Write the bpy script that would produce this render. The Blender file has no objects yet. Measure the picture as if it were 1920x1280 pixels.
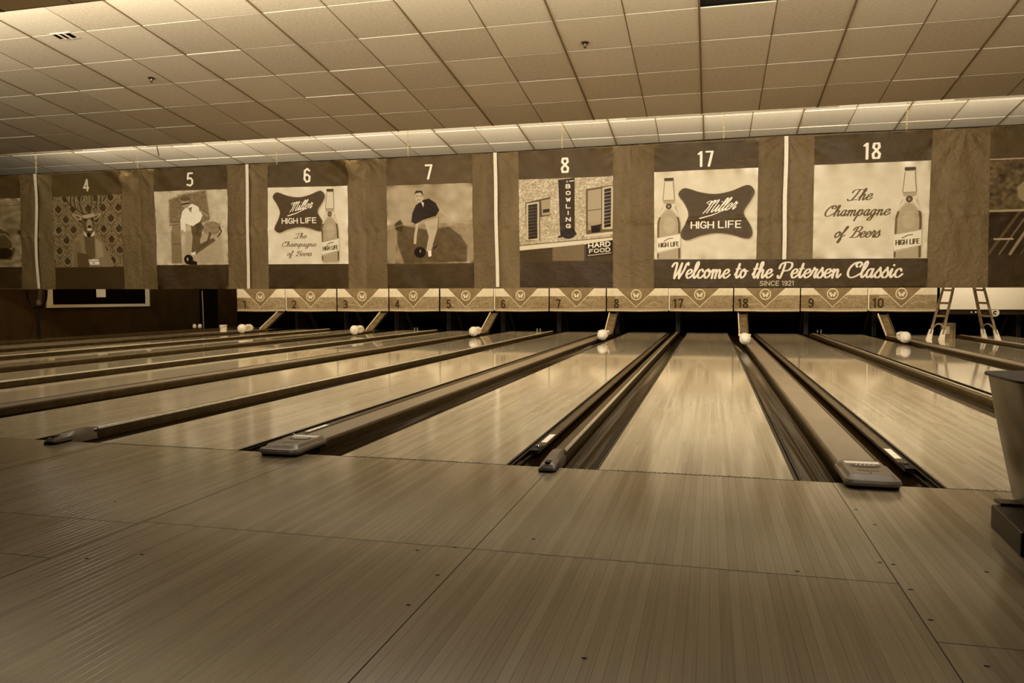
import bpy, bmesh, math, random
import numpy as np
from mathutils import Vector, Matrix
random.seed(7)
SC = bpy.context.scene
COL = SC.collection
# ------------------------------------------------------------------ camera, world, lights, exposure
W, GN, GW = 1.0668, 0.557, 0.755          # lane width, narrow gap, wide gap
PITCH = 2*W + GN + GW
cam = bpy.data.cameras.new('camera')
cam.sensor_width = 36.0
cam.lens = 36.0*1457.18/1920.0
cam.clip_end = 200
camo = bpy.data.objects.new('camera', cam); COL.objects.link(camo)
YAW, PIT, ROL = 0.25014, 0.05657, -0.00121
c_, s_ = math.cos(YAW), math.sin(YAW)
r_ = Vector((c_, s_, 0)); f_ = Vector((-s_, c_, 0)); u_ = Vector((0, 0, 1))
fw = f_*math.cos(PIT) - u_*math.sin(PIT); up = u_*math.cos(PIT) + f_*math.sin(PIT)
rt = r_*math.cos(ROL) + up*math.sin(ROL); up2 = up*math.cos(ROL) - r_*math.sin(ROL)
CAM = Vector((0.61575, -4.42679, 0.99437))
M = Matrix((rt, up2, -fw)).transposed().to_4x4(); M.translation = CAM
camo.matrix_world = M
SC.camera = camo
SC.view_settings.view_transform = 'Standard'; SC.view_settings.look = 'None'
SC.view_settings.exposure = 0.0; SC.view_settings.gamma = 1.0
SC.view_settings.use_curve_mapping = False
wd = bpy.data.worlds.new('hall_ambience'); SC.world = wd; wd.use_nodes = True
wd.node_tree.nodes['Background'].inputs[0].default_value = (1.0, 0.92, 0.83, 1)
wd.node_tree.nodes['Background'].inputs[1].default_value = 0.05
LC = (1.0, 0.955, 0.905)
def area(name, loc, target, sx, sy, power, color=LC, spread=180):
    l = bpy.data.lights.new(name, 'AREA'); l.shape = 'RECTANGLE'; l.size = sx; l.size_y = sy
    l.energy = power; l.color = color; l.spread = math.radians(spread)
    o = bpy.data.objects.new(name, l); COL.objects.link(o); o.location = loc
    d = Vector(target) - Vector(loc)
    o.rotation_euler = d.to_track_quat('-Z', 'Y').to_euler()
    return o
# fluorescent strips hidden behind the two ceiling steps
area('cove_lamp', (-5.5, 5.25, 5.45), (-5.5, 9.0, 6.3), 27, 0.12, 1500)
area('cove_lamp', (-5.5, 13.97, 5.30), (-5.5, 15.3, 6.2), 29, 0.10, 2800)
# added unseen fill lamps: above the camera toward the curtain, and over the lanes
area('hall_fill', (0.5, -3.5, 5.6), (0.5, 14, 2.6), 9, 1.2, 600, LC, 105)
area('hall_fill', (-1.5, 4.1, 5.0), (-1.2, 4.8, 0), 14, 0.6, 400, LC, 135)
area('panel_fill', (-3.0, 15.0, 3.6), (-3.0, 17.25, 1.3), 22, 0.15, 185, LC, 70)  # added unseen lamp behind the curtain, brightens the masking panels

# ------------------------------------------------------------------ tone and material helpers
_T = [(0, (9, 5, 0)), (.12, (36, 22, 5)), (.25, (67, 50, 22)), (.38, (98, 78, 44)), (.5, (128, 107, 72)),
      (.62, (157, 137, 101)), (.75, (189, 171, 134)), (.88, (217, 201, 167)), (1, (240, 228, 200))]
_TX = np.array([a for a, b in _T]); _TC = np.array([b for a, b in _T], float)/255
def sepia(t):
    t = np.clip(t, 0, 1)
    return np.stack([np.interp(t, _TX, _TC[:, i]) for i in range(3)], -1)
def lin(c):
    c = np.asarray(c, float)
    return np.where(c <= .04045, c/12.92, ((c+.055)/1.055)**2.4)
def sp(t):
    c = lin(sepia(np.array(float(t))))
    return (float(c[0]), float(c[1]), float(c[2]), 1)
MATS = {}
def nt(name):
    m = bpy.data.materials.new(name); m.use_nodes = True
    t = m.node_tree
    return m, t, t.nodes['Principled BSDF'], (lambda k: t.nodes.new(k)), (lambda a, b: t.links.new(a, b))
def mat(name, tone, rough=.6, metal=0, noise=.08, scale=20, bump=0, stretch=None, emit=0, spec=.28, grey=0):
    if name in MATS: return MATS[name]
    m, t, b, N, L = nt(name)
    b.inputs['Roughness'].default_value = rough; b.inputs['Metallic'].default_value = metal
    b.inputs['Specular IOR Level'].default_value = spec
    tc = N('ShaderNodeTexCoord'); mp = N('ShaderNodeMapping'); L(tc.outputs['Object'], mp.inputs[0])
    if stretch: mp.inputs['Scale'].default_value = stretch
    nz = N('ShaderNodeTexNoise'); nz.inputs['Scale'].default_value = scale; nz.inputs['Detail'].default_value = 5
    L(mp.outputs[0], nz.inputs[0])
    r = N('ShaderNodeValToRGB'); L(nz.outputs[0], r.inputs[0])
    r.color_ramp.elements[0].position = .3; r.color_ramp.elements[1].position = .7
    r.color_ramp.elements[0].color = sp(max(0, tone-noise)); r.color_ramp.elements[1].color = sp(min(1, tone+noise))
    for e_ in r.color_ramp.elements:
        c = list(e_.color); l_ = c[0]*.3+c[1]*.6+c[2]*.1; e_.color = [v+(l_-v)*grey for v in c[:3]]+[1]
    L(r.outputs[0], b.inputs['Base Color'])
    if bump:
        bp = N('ShaderNodeBump'); bp.inputs['Strength'].default_value = bump; bp.inputs['Distance'].default_value = .004
        L(nz.outputs[0], bp.inputs['Height']); L(bp.outputs[0], b.inputs['Normal'])
    if emit:
        b.inputs['Emission Color'].default_value = sp(tone); b.inputs['Emission Strength'].default_value = emit
    MATS[name] = m
    return m
def wood(name, t0, t1, bw, rough, byobj=False, dark=.03, ior=1.5, far=None):
    m, t, b, N, L = nt(name); b.inputs['IOR'].default_value = ior
    g = N('ShaderNodeNewGeometry'); sx = N('ShaderNodeSeparateXYZ'); L(g.outputs['Position'], sx.inputs[0])
    def math_(op, a, bb=None, c=None):
        n = N('ShaderNodeMath'); n.operation = op
        for i, v in enumerate((a, bb, c)):
            if v is None: continue
            if isinstance(v, (int, float)): n.inputs[i].default_value = v
            else: L(v, n.inputs[i])
        return n.outputs[0]
    wn = N('ShaderNodeTexWhiteNoise'); wn.noise_dimensions = '2D'
    if byobj:
        oi = N('ShaderNodeObjectInfo'); rnd = oi.outputs['Random']; 
    else:
        q = math_('DIVIDE', sx.outputs[0], bw); fl = math_('FLOOR', q)
        cx = N('ShaderNodeCombineXYZ'); L(fl, cx.inputs[0])
        wa = N('ShaderNodeTexWhiteNoise'); wa.noise_dimensions = '1D'; L(fl, wa.inputs['W'])
        # boards of about 1.8 m butted end to end, staggered
        off = math_('MULTIPLY_ADD', wa.outputs['Value'], 1.8, sx.outputs[1])
        L(math_('FLOOR', math_('DIVIDE', off, 1.8)), cx.inputs[1])
        L(cx.outputs[0], wn.inputs['Vector']); rnd = wn.outputs['Value']
        fr = math_('FRACT', q)
    mp = N('ShaderNodeMapping'); mp.inputs['Scale'].default_value = (75, 1.1, 1); L(g.outputs['Position'], mp.inputs[0])
    ad = N('ShaderNodeVectorMath'); ad.operation = 'ADD'; L(mp.outputs[0], ad.inputs[0])
    cz = N('ShaderNodeCombineXYZ'); L(math_('MULTIPLY', rnd, 37.0), cz.inputs[1]); L(cz.outputs[0], ad.inputs[1])
    nz = N('ShaderNodeTexNoise'); nz.inputs['Scale'].default_value = 1.6; nz.inputs['Detail'].default_value = 6; nz.inputs['Roughness'].default_value = .65
    L(ad.outputs[0], nz.inputs[0])
    nb = N('ShaderNodeTexNoise'); nb.inputs['Scale'].default_value = .9; nb.inputs['Detail'].default_value = 3; L(g.outputs['Position'], nb.inputs[0])
    v = math_('MULTIPLY_ADD', rnd, .42 if byobj else .33, math_('MULTIPLY', nz.outputs[0], .62))
    v = math_('MULTIPLY_ADD', nb.outputs[0], .22, math_('SUBTRACT', v, .06))
    r = N('ShaderNodeValToRGB'); L(v, r.inputs[0])
    r.color_ramp.elements[0].position = .15; r.color_ramp.elements[1].position = .85
    r.color_ramp.elements[0].color = sp(t0); r.color_ramp.elements[1].color = sp(t1)
    col = r.outputs[0]
    if not byobj:
        edge = math_('LESS_THAN', fr, dark)
        mx = N('ShaderNodeMix'); mx.data_type = 'RGBA'; L(math_('MULTIPLY', edge, .4), mx.inputs[0]); L(col, mx.inputs[6]); mx.inputs[7].default_value = sp(t0*.45)
        col = mx.outputs[2]
    L(col, b.inputs['Base Color'])
    if byobj or far is None: rb = rough
    else:      # the far lane keeps its polish, the bowlers' end is worn duller
        mr = N('ShaderNodeMapRange'); L(sx.outputs[1], mr.inputs[0])
        for i_, v_ in enumerate((2.0, 9.0, rough, far)): mr.inputs[i_+1].default_value = v_
        rb = mr.outputs[0]
    rr = math_('ADD', math_('MULTIPLY', nz.outputs[0], .04), math_('SUBTRACT', rb, .02))
    L(rr, b.inputs['Roughness'])
    bp = N('ShaderNodeBump'); bp.inputs['Strength'].default_value = .03; bp.inputs['Distance'].default_value = .0008
    n2 = N('ShaderNodeTexNoise'); n2.inputs['Scale'].default_value = 3.5; n2.inputs['Detail'].default_value = 2
    m2 = N('ShaderNodeMapping'); m2.inputs['Scale'].default_value = (14, .22, 1); L(g.outputs['Position'], m2.inputs[0]); L(m2.outputs[0], n2.inputs[0])
    L(n2.outputs[0], bp.inputs['Height']); L(bp.outputs[0], b.inputs['Normal'])
    return m
def img_mat(name, lum, rough=.55, wr=0):
    """flat print: tones painted below into a float array, turned sepia and laid on by UV"""
    h, w = lum.shape
    rgb = sepia(lum[::-1])
    a = np.ones((h, w, 4), np.float32); a[..., :3] = rgb
    im = bpy.data.images.new(name, w, h); im.pixels.foreach_set(a.ravel()); im.pack()
    m, t, b, N, L = nt(name)
    ti = N('ShaderNodeTexImage'); ti.image = im; ti.extension = 'EXTEND'
    L(ti.outputs[0], b.inputs['Base Color']); b.inputs['Roughness'].default_value = rough
    b.inputs['Specular IOR Level'].default_value = .1
    if wr: wrinkle(N, L, b, wr)
    return m
def wrinkle(N, L, b, s):
    g = N('ShaderNodeNewGeometry'); nz = N('ShaderNodeTexNoise'); nz.inputs['Scale'].default_value = 5; nz.inputs['Detail'].default_value = 6
    nz.inputs['Distortion'].default_value = 1.2
    L(g.outputs['Position'], nz.inputs[0])
    bp = N('ShaderNodeBump'); bp.inputs['Strength'].default_value = s; bp.inputs['Distance'].default_value = .07
    L(nz.outputs[0], bp.inputs['Height']); L(bp.outputs[0], b.inputs['Normal'])
def vinyl(name, t, nv=.03, s=.5):
    m, tr, b, N, L = nt(name)
    g = N('ShaderNodeNewGeometry'); mp = N('ShaderNodeMapping'); mp.inputs['Scale'].default_value = (2.2, 1, .6); L(g.outputs['Position'], mp.inputs[0])
    nz = N('ShaderNodeTexNoise'); nz.inputs['Scale'].default_value = 2; nz.inputs['Detail'].default_value = 8; L(mp.outputs[0], nz.inputs[0])
    r = N('ShaderNodeValToRGB'); L(nz.outputs[0], r.inputs[0]); r.color_ramp.elements[0].position = .3; r.color_ramp.elements[1].position = .7
    r.color_ramp.elements[0].color = sp(t-nv); r.color_ramp.elements[1].color = sp(t+nv)
    L(r.outputs[0], b.inputs['Base Color']); b.inputs['Roughness'].default_value = .5; b.inputs['Specular IOR Level'].default_value = .12
    wrinkle(N, L, b, s)
    MATS[name] = m; return m

# ------------------------------------------------------------------ geometry helpers
def empty(name, loc=(0, 0, 0), label=None, cat=None, group=None, kind=None, rz=0):
    o = bpy.data.objects.new(name, None); COL.objects.link(o); o.location = loc; o.rotation_euler = (0, 0, rz)
    o.empty_display_size = .05
    tag(o, label, cat, group, kind); return o
WORDS = {'1': 'one', '2': 'two', '3': 'three', '4': 'four', '5': 'five', '6': 'six', '7': 'seven', '8': 'eight', '17': 'seventeen', '18': 'eighteen', '9': 'nine', '10': 'ten'}
def words(t):
    import re
    return re.sub(r'\d+', lambda m: WORDS.get(m.group(0), m.group(0)), t)
def tag(o, label=None, cat=None, group=None, kind=None):
    if label: o['label'] = words(label)
    if cat: o['category'] = cat
    if group: o['group'] = words(group)
    if kind: o['kind'] = kind
    return o
def link(name, me, m=None, parent=None, loc=(0, 0, 0), smooth=False):
    if m is not None and not me.materials: me.materials.append(m)
    if smooth: me.polygons.foreach_set('use_smooth', [True]*len(me.polygons))
    o = bpy.data.objects.new(name, me); COL.objects.link(o); o.location = loc
    if parent: o.parent = parent
    return o
def pyd(name, v, f, m=None, parent=None, loc=(0, 0, 0), smooth=False):
    me = bpy.data.meshes.new(name); me.from_pydata([tuple(p) for p in v], [], f); me.update()
    return link(name, me, m, parent, loc, smooth)
BOXF = [(0, 3, 2, 1), (4, 5, 6, 7), (0, 1, 5, 4), (1, 2, 6, 5), (2, 3, 7, 6), (3, 0, 4, 7)]
def boxv(x0, x1, y0, y1, z0, z1):
    return [(x0, y0, z0), (x1, y0, z0), (x1, y1, z0), (x0, y1, z0), (x0, y0, z1), (x1, y0, z1), (x1, y1, z1), (x0, y1, z1)]
class MB:
    def __init__(s): s.v = []; s.f = []
    def add(s, v, f):
        n = len(s.v); s.v += [tuple(p) for p in v]; s.f += [tuple(i+n for i in q) for q in f]; return s
    def box(s, *a): return s.add(boxv(*a), BOXF)
    def bar(s, a, b, w, t=None, up=(0, 0, 1)):
        t = t or w; a = Vector(a); b = Vector(b); d = (b-a).normalized(); x = d.cross(Vector(up))
        if x.length < 1e-4: x = d.cross(Vector((0, 1, 0)))
        x.normalize(); y = x.cross(d).normalized(); x = x*w/2; y = y*t/2
        return s.add([a-x-y, a+x-y, a+x+y, a-x+y, b-x-y, b+x-y, b+x+y, b-x+y], BOXF)
    def tube(s, pts, r, n=8, closed=False):
        pts = [Vector(p) for p in pts]; rings = []
        rr = r if isinstance(r, (list, tuple)) else [r]*len(pts)
        prev = None
        for i, p in enumerate(pts):
            if closed: d = pts[(i+1) % len(pts)] - pts[i-1]
            else: d = pts[min(i+1, len(pts)-1)] - pts[max(i-1, 0)]
            d.normalize()
            x = d.cross(Vector((0, 0, 1))) if prev is None else prev - d*prev.dot(d)
            if x.length < 1e-4: x = d.cross(Vector((0, 1, 0)))
            x.normalize(); prev = x; y = d.cross(x)
            rings.append([p + x*math.cos(a)*rr[i] + y*math.sin(a)*rr[i] for a in [k*2*math.pi/n for k in range(n)]])
        v = [q for g in rings for q in g]; f = []
        m = len(pts)
        for i in range(m if closed else m-1):
            for k in range(n):
                a = i*n+k; b_ = i*n+(k+1) % n; c = ((i+1) % m)*n+(k+1) % n; d2 = ((i+1) % m)*n+k
                f.append((a, b_, c, d2))
        if not closed: f.append(tuple(range(n-1, -1, -1))); f.append(tuple((m-1)*n+k for k in range(n)))
        return s.add(v, f)
    def lathe(s, prof, c=(0, 0, 0), n=20, sx=1, sy=1):
        v = []; f = []
        for r, z in prof:
            for k in range(n):
                a = k*2*math.pi/n; v.append((c[0]+r*math.cos(a)*sx, c[1]+r*math.sin(a)*sy, c[2]+z))
        for i in range(len(prof)-1):
            for k in range(n): f.append((i*n+k, i*n+(k+1) % n, (i+1)*n+(k+1) % n, (i+1)*n+k))
        f.append(tuple(range(n-1, -1, -1))); f.append(tuple((len(prof)-1)*n+k for k in range(n)))
        return s.add(v, f)
    def prism_y(s, prof, y0, y1, closed=True):
        """profile of (x, z) carried along y"""
        n = len(prof); v = [(x, y0, z) for x, z in prof]+[(x, y1, z) for x, z in prof]
        f = [(i, (i+1) % n, n+(i+1) % n, n+i) for i in range(n if closed else n-1)]
        if closed: f += [tuple(range(n-1, -1, -1)), tuple(range(n, 2*n))]
        return s.add(v, f)
    def loft(s, rings):
        n = len(rings[0]); v = [p for r in rings for p in r]; f = []
        for i in range(len(rings)-1):
            for k in range(n): f.append((i*n+k, i*n+(k+1) % n, (i+1)*n+(k+1) % n, (i+1)*n+k))
        f.append(tuple(range(n-1, -1, -1))); f.append(tuple((len(rings)-1)*n+k for k in range(n)))
        return s.add(v, f)
    def build(s, name, m=None, parent=None, loc=(0, 0, 0), smooth=False, bevel=0):
        o = pyd(name, s.v, s.f, m, parent, loc, smooth)
        me = o.data
        bm = bmesh.new(); bm.from_mesh(me); bmesh.ops.recalc_face_normals(bm, faces=bm.faces); bm.to_mesh(me); bm.free()
        if bevel:
            md = o.modifiers.new('b', 'BEVEL'); md.width = bevel; md.segments = 2; md.limit_method = 'ANGLE'
        if smooth:
            me.set_sharp_from_angle(angle=math.radians(40))
        return o
def px(u, v, axis, val):
    """where a line of sight through photograph point (u, v) meets the plane axis = val (used to read sizes off the photo)"""
    d = rt*(u-960)/1457.18 + up2*(640-v)/1457.18 + fw
    t = (val-CAM[axis])/d[axis]; return CAM + d*t
# ------------------------------------------------------------------ painting the flat prints
class Cv:
    def __init__(s, w, h, t): s.w, s.h = w, h; s.a = np.full((h, w), float(t), np.float32)
    def _bb(s, x0, x1, y0, y1, pad=2):
        return max(0, int(x0)-pad), min(s.w, int(x1)+pad+1), max(0, int(y0)-pad), min(s.h, int(y1)+pad+1)
    def _mix(s, X0, X1, Y0, Y1, m, t, al):
        if X1 <= X0 or Y1 <= Y0: return
        r = s.a[Y0:Y1, X0:X1]; r += (t-r)*m*al
    def poly(s, pts, t, al=1, soft=0):
        P = np.array(pts, float)*[s.w, s.h]; n = 3
        pad = 2+int(soft*3)
        X0, X1, Y0, Y1 = s._bb(P[:, 0].min(), P[:, 0].max(), P[:, 1].min(), P[:, 1].max(), pad)
        if X1 <= X0 or Y1 <= Y0: return s
        xs = (np.arange((X1-X0)*n)+.5)/n+X0; ys = (np.arange((Y1-Y0)*n)+.5)/n+Y0
        xx, yy = np.meshgrid(xs, ys); ins = np.zeros(xx.shape, bool)
        for i in range(len(P)):
            (xa, ya), (xb, yb) = P[i-1], P[i]
            if ya == yb: continue
            c = ((ya > yy) != (yb > yy)) & (xx < (xb-xa)*(yy-ya)/(yb-ya)+xa); ins ^= c
        m = ins.reshape(Y1-Y0, n, X1-X0, n).mean((1, 3))
        if soft: m = blur(m, soft)
        s._mix(X0, X1, Y0, Y1, m, t, al); return s
    def ell(s, cx, cy, rx, ry, t, al=1, soft=0, rot=0):
        a = np.linspace(0, 2*np.pi, 28, endpoint=False); x = rx*np.cos(a)*s.w; y = ry*np.sin(a)*s.h
        c, q = np.cos(rot), np.sin(rot)
        return s.poly(np.stack([cx+(x*c-y*q)/s.w, cy+(x*q+y*c)/s.h], 1), t, al, soft)
    def rect(s, x0, y0, x1, y1, t, al=1, soft=0): return s.poly([(x0, y0), (x1, y0), (x1, y1), (x0, y1)], t, al, soft)
    def stroke(s, P, wd, t, al=1, px_=False):
        P = np.array(P, float)
        if not px_: P = P*[s.w, s.h]
        wd = np.broadcast_to(np.asarray(wd, float), (len(P),)); mw = wd.max()
        X0, X1, Y0, Y1 = s._bb(P[:, 0].min()-mw, P[:, 0].max()+mw, P[:, 1].min()-mw, P[:, 1].max()+mw)
        if X1 <= X0 or Y1 <= Y0: return s
        yy, xx = np.mgrid[Y0:Y1, X0:X1]; xx = xx+.5; yy = yy+.5; m = np.zeros(xx.shape)
        for i in range(len(P)-1):
            a, b = P[i], P[i+1]; d = b-a; L2 = max(d@d, 1e-9)
            u = np.clip(((xx-a[0])*d[0]+(yy-a[1])*d[1])/L2, 0, 1)
            dist = np.hypot(xx-a[0]-u*d[0], yy-a[1]-u*d[1]); r = (wd[i]+(wd[i+1]-wd[i])*u)/2
            m = np.maximum(m, np.clip(r-dist+.5, 0, 1))
        s._mix(X0, X1, Y0, Y1, m, t, al); return s
    def noise(s, amp, sc=6, x0=0, y0=0, x1=1, y1=1, seed=0, sx=1, sy=1):
        X0, X1, Y0, Y1 = int(x0*s.w), int(x1*s.w), int(y0*s.h), int(y1*s.h)
        rng = np.random.default_rng(seed); h, w = Y1-Y0, X1-X0
        n = blur(rng.standard_normal((h, w)), sc*sy, sc*sx); n /= n.std()+1e-9
        s.a[Y0:Y1, X0:X1] += n*amp; return s
def _k(sig):
    r = max(1, int(sig*2.5)); x = np.arange(-r, r+1); k = np.exp(-x*x/(2*sig*sig)); return k/k.sum()
def blur(a, sy, sx=None):
    sx = sx or sy
    for ax, sg in ((0, sy), (1, sx)):
        k = _k(sg); r = len(k)//2
        pw = [(0, 0), (0, 0)]; pw[ax] = (r, r); p = np.pad(a, pw, 'edge'); o = np.zeros(a.shape)
        for i, q in enumerate(k):
            o += q*(p[i:i+a.shape[0]] if ax == 0 else p[:, i:i+a.shape[1]])
        a = o
    return a
def crom(P, n=6, closed=False):
    P = np.array(P, float)
    if len(P) < 3: return P
    Q = np.vstack([P[-1:], P, P[:2]]) if closed else np.vstack([P[:1]*2-P[1:2], P, P[-1:]*2-P[-2:-1]])
    out = []
    for i in range(len(Q)-3):
        p0, p1, p2, p3 = Q[i:i+4]
        for t in np.arange(n)/n:
            out.append(.5*((2*p1)+(p2-p0)*t+(2*p0-5*p1+4*p2-p3)*t*t+(3*p1-p0-3*p2+p3)*t**3))
    if not closed: out.append(P[-1])
    return np.array(out)
# handwriting skeletons: x to the right, y up, x-height 1: (advance, [strokes])
SCR = {
 'e': (.72, [[(.02, .38), (.42, .55), (.56, .8), (.4, 1), (.16, .82), (.08, .4), (.25, .02), (.5, .08), (.74, .38)]]),
 'l': (.46, [[(.0, .38), (.3, 1.1), (.38, 1.65), (.27, 1.85), (.14, 1.5), (.12, .35), (.26, 0), (.48, .36)]]),
 'c': (.68, [[(.52, .78), (.4, 1), (.16, .85), (.08, .4), (.24, .02), (.48, .08), (.7, .38)]]),
 'o': (.74, [[(.36, 1), (.12, .8), (.08, .35), (.28, 0), (.54, .3), (.56, .75), (.36, 1), (.42, .76), (.76, .8)]]),
 'm': (1.2, [[(.0, .72), (.12, .95), (.16, .7), (.16, 0)], [(.16, .55), (.36, .95), (.5, .8), (.5, 0)], [(.5, .55), (.72, .95), (.86, .8), (.86, .25), (.98, 0), (1.2, .38)]]),
 'n': (.86, [[(.0, .72), (.12, .95), (.16, .7), (.16, 0)], [(.16, .55), (.38, .95), (.52, .8), (.52, .25), (.64, 0), (.86, .38)]]),
 'h': (.86, [[(.0, .38), (.28, 1.2), (.34, 1.65), (.24, 1.82), (.14, 1.5), (.14, 0)], [(.14, .55), (.38, .95), (.52, .8), (.52, .25), (.64, 0), (.86, .38)]]),
 't': (.5, [[(.0, .38), (.2, 1.0), (.24, 1.6)], [(.22, 1.55), (.14, .35), (.28, 0), (.52, .36)], [(-.02, 1.02), (.44, 1.06)]]),
 'r': (.62, [[(.0, .4), (.16, .95), (.2, 1.12), (.26, .92), (.46, .95), (.44, .75), (.36, .3), (.46, 0), (.64, .36)]]),
 's': (.6, [[(.0, .38), (.28, 1.0), (.32, 1.1), (.36, .85), (.5, .4), (.38, .02), (.14, .0), (.06, .18)], [(.38, .02), (.62, .38)]]),
 'i': (.42, [[(.0, .4), (.14, .95), (.12, .3), (.24, 0), (.44, .38)], [(.2, 1.38), (.22, 1.42)]]),
 'a': (.8, [[(.52, .8), (.36, 1), (.14, .8), (.08, .35), (.24, 0), (.44, .25), (.54, .95)], [(.54, .95), (.5, .3), (.6, 0), (.82, .38)]]),
 'p': (.8, [[(.0, .5), (.16, .98), (.14, .3), (.06, -.8)], [(.14, .6), (.36, 1), (.54, .85), (.54, .3), (.36, 0), (.16, .2)], [(.4, .02), (.8, .38)]]),
 'g': (.8, [[(.52, .8), (.36, 1), (.14, .8), (.08, .35), (.24, 0), (.44, .25), (.54, .95)], [(.54, .95), (.48, -.2), (.36, -.75), (.08, -.7), (.1, -.4), (.82, .38)]]),
 'y': (.8, [[(.0, .6), (.12, .95), (.14, .3), (.28, .0), (.46, .3), (.54, .95)], [(.54, .95), (.46, -.3), (.3, -.8), (.06, -.6), (.8, .38)]]),
 'f': (.55, [[(.02, .38), (.34, 1.3), (.4, 1.75), (.3, 1.85), (.2, 1.5), (.12, .0), (.06, -.7), (.2, -.8), (.26, -.2), (.2, .1), (.56, .4)]]),
 'W': (1.5, [[(-.1, 1.35), (.05, 1.7), (.3, 1.75), (.36, 1.4), (.34, .5), (.38, 0)], [(.38, 0), (.7, .9), (.86, 1.7)], [(.86, 1.7), (.8, .6), (.86, 0)], [(.86, 0), (1.2, .9), (1.34, 1.6), (1.5, 1.75), (1.55, 1.55)]]),
 'P': (1.15, [[(.36, 1.6), (.3, .7), (.18, 0), (-.02, .02), (-.06, .2)], [(-.1, 1.1), (.0, 1.55), (.4, 1.78), (.95, 1.7), (1.06, 1.3), (.85, .9), (.42, .78)]]),
 'C': (1.15, [[(.95, 1.25), (1.05, 1.55), (.85, 1.78), (.4, 1.6), (.1, 1.0), (.1, .35), (.38, 0), (.75, .1), (1.1, .4)], [(.85, 1.78), (.6, 1.5), (.7, 1.25)]]),
 'T': (1.2, [[(.0, 1.25), (.1, 1.6), (.5, 1.75), (1.2, 1.7), (1.45, 1.9)], [(.75, 1.7), (.62, .8), (.4, .1), (.05, -.05), (-.15, .2)], [(.05, -.05), (.8, .1), (1.1, .1)]]),
 'B': (1.2, [[(.45, 1.65), (.35, .8), (.15, .05), (-.1, .0)], [(.0, 1.2), (.2, 1.65), (.8, 1.8), (1.05, 1.5), (.8, 1.05), (.45, .95)], [(.6, .98), (1.05, .8), (.95, .2), (.5, -.02), (.1, .1)]]),
 'M': (1.5, [[(-.35, 1.5), (-.1, 1.75), (.2, 1.6), (.12, 1.3), (-.1, 1.35)], [(.2, 1.7), (.3, .8), (.12, 0)], [(.2, 1.2), (.55, 1.75), (.68, 1.5), (.6, 0)], [(.66, 1.2), (1.05, 1.75), (1.16, 1.5), (1.1, .3), (1.24, .0), (1.5, .4)]]),
 ' ': (.55, [])}
def script_text(cv, txt, x0, x1, base, xh, wt, t, slant=.28, nib=.9):
    """x0..x1 and base in canvas pixels; xh = x-height in pixels"""
    tot = sum(SCR[c][0] for c in txt); k = (x1-x0)/tot; x = x0
    for c in txt:
        adv, st = SCR[c]
        for s_ in st:
            q = crom(s_, 7); X = x+q[:, 0]*k+q[:, 1]*xh*slant; Y = base-q[:, 1]*xh
            d = np.gradient(np.stack([X, Y], 1), axis=0); d /= np.linalg.norm(d, axis=1)[:, None]+1e-6
            wv = wt*(1-nib*.5+nib*.5*np.abs(d[:, 1])**1.5)
            cv.stroke(np.stack([X, Y], 1), wv, t, 1, True)
        x += adv*k
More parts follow.
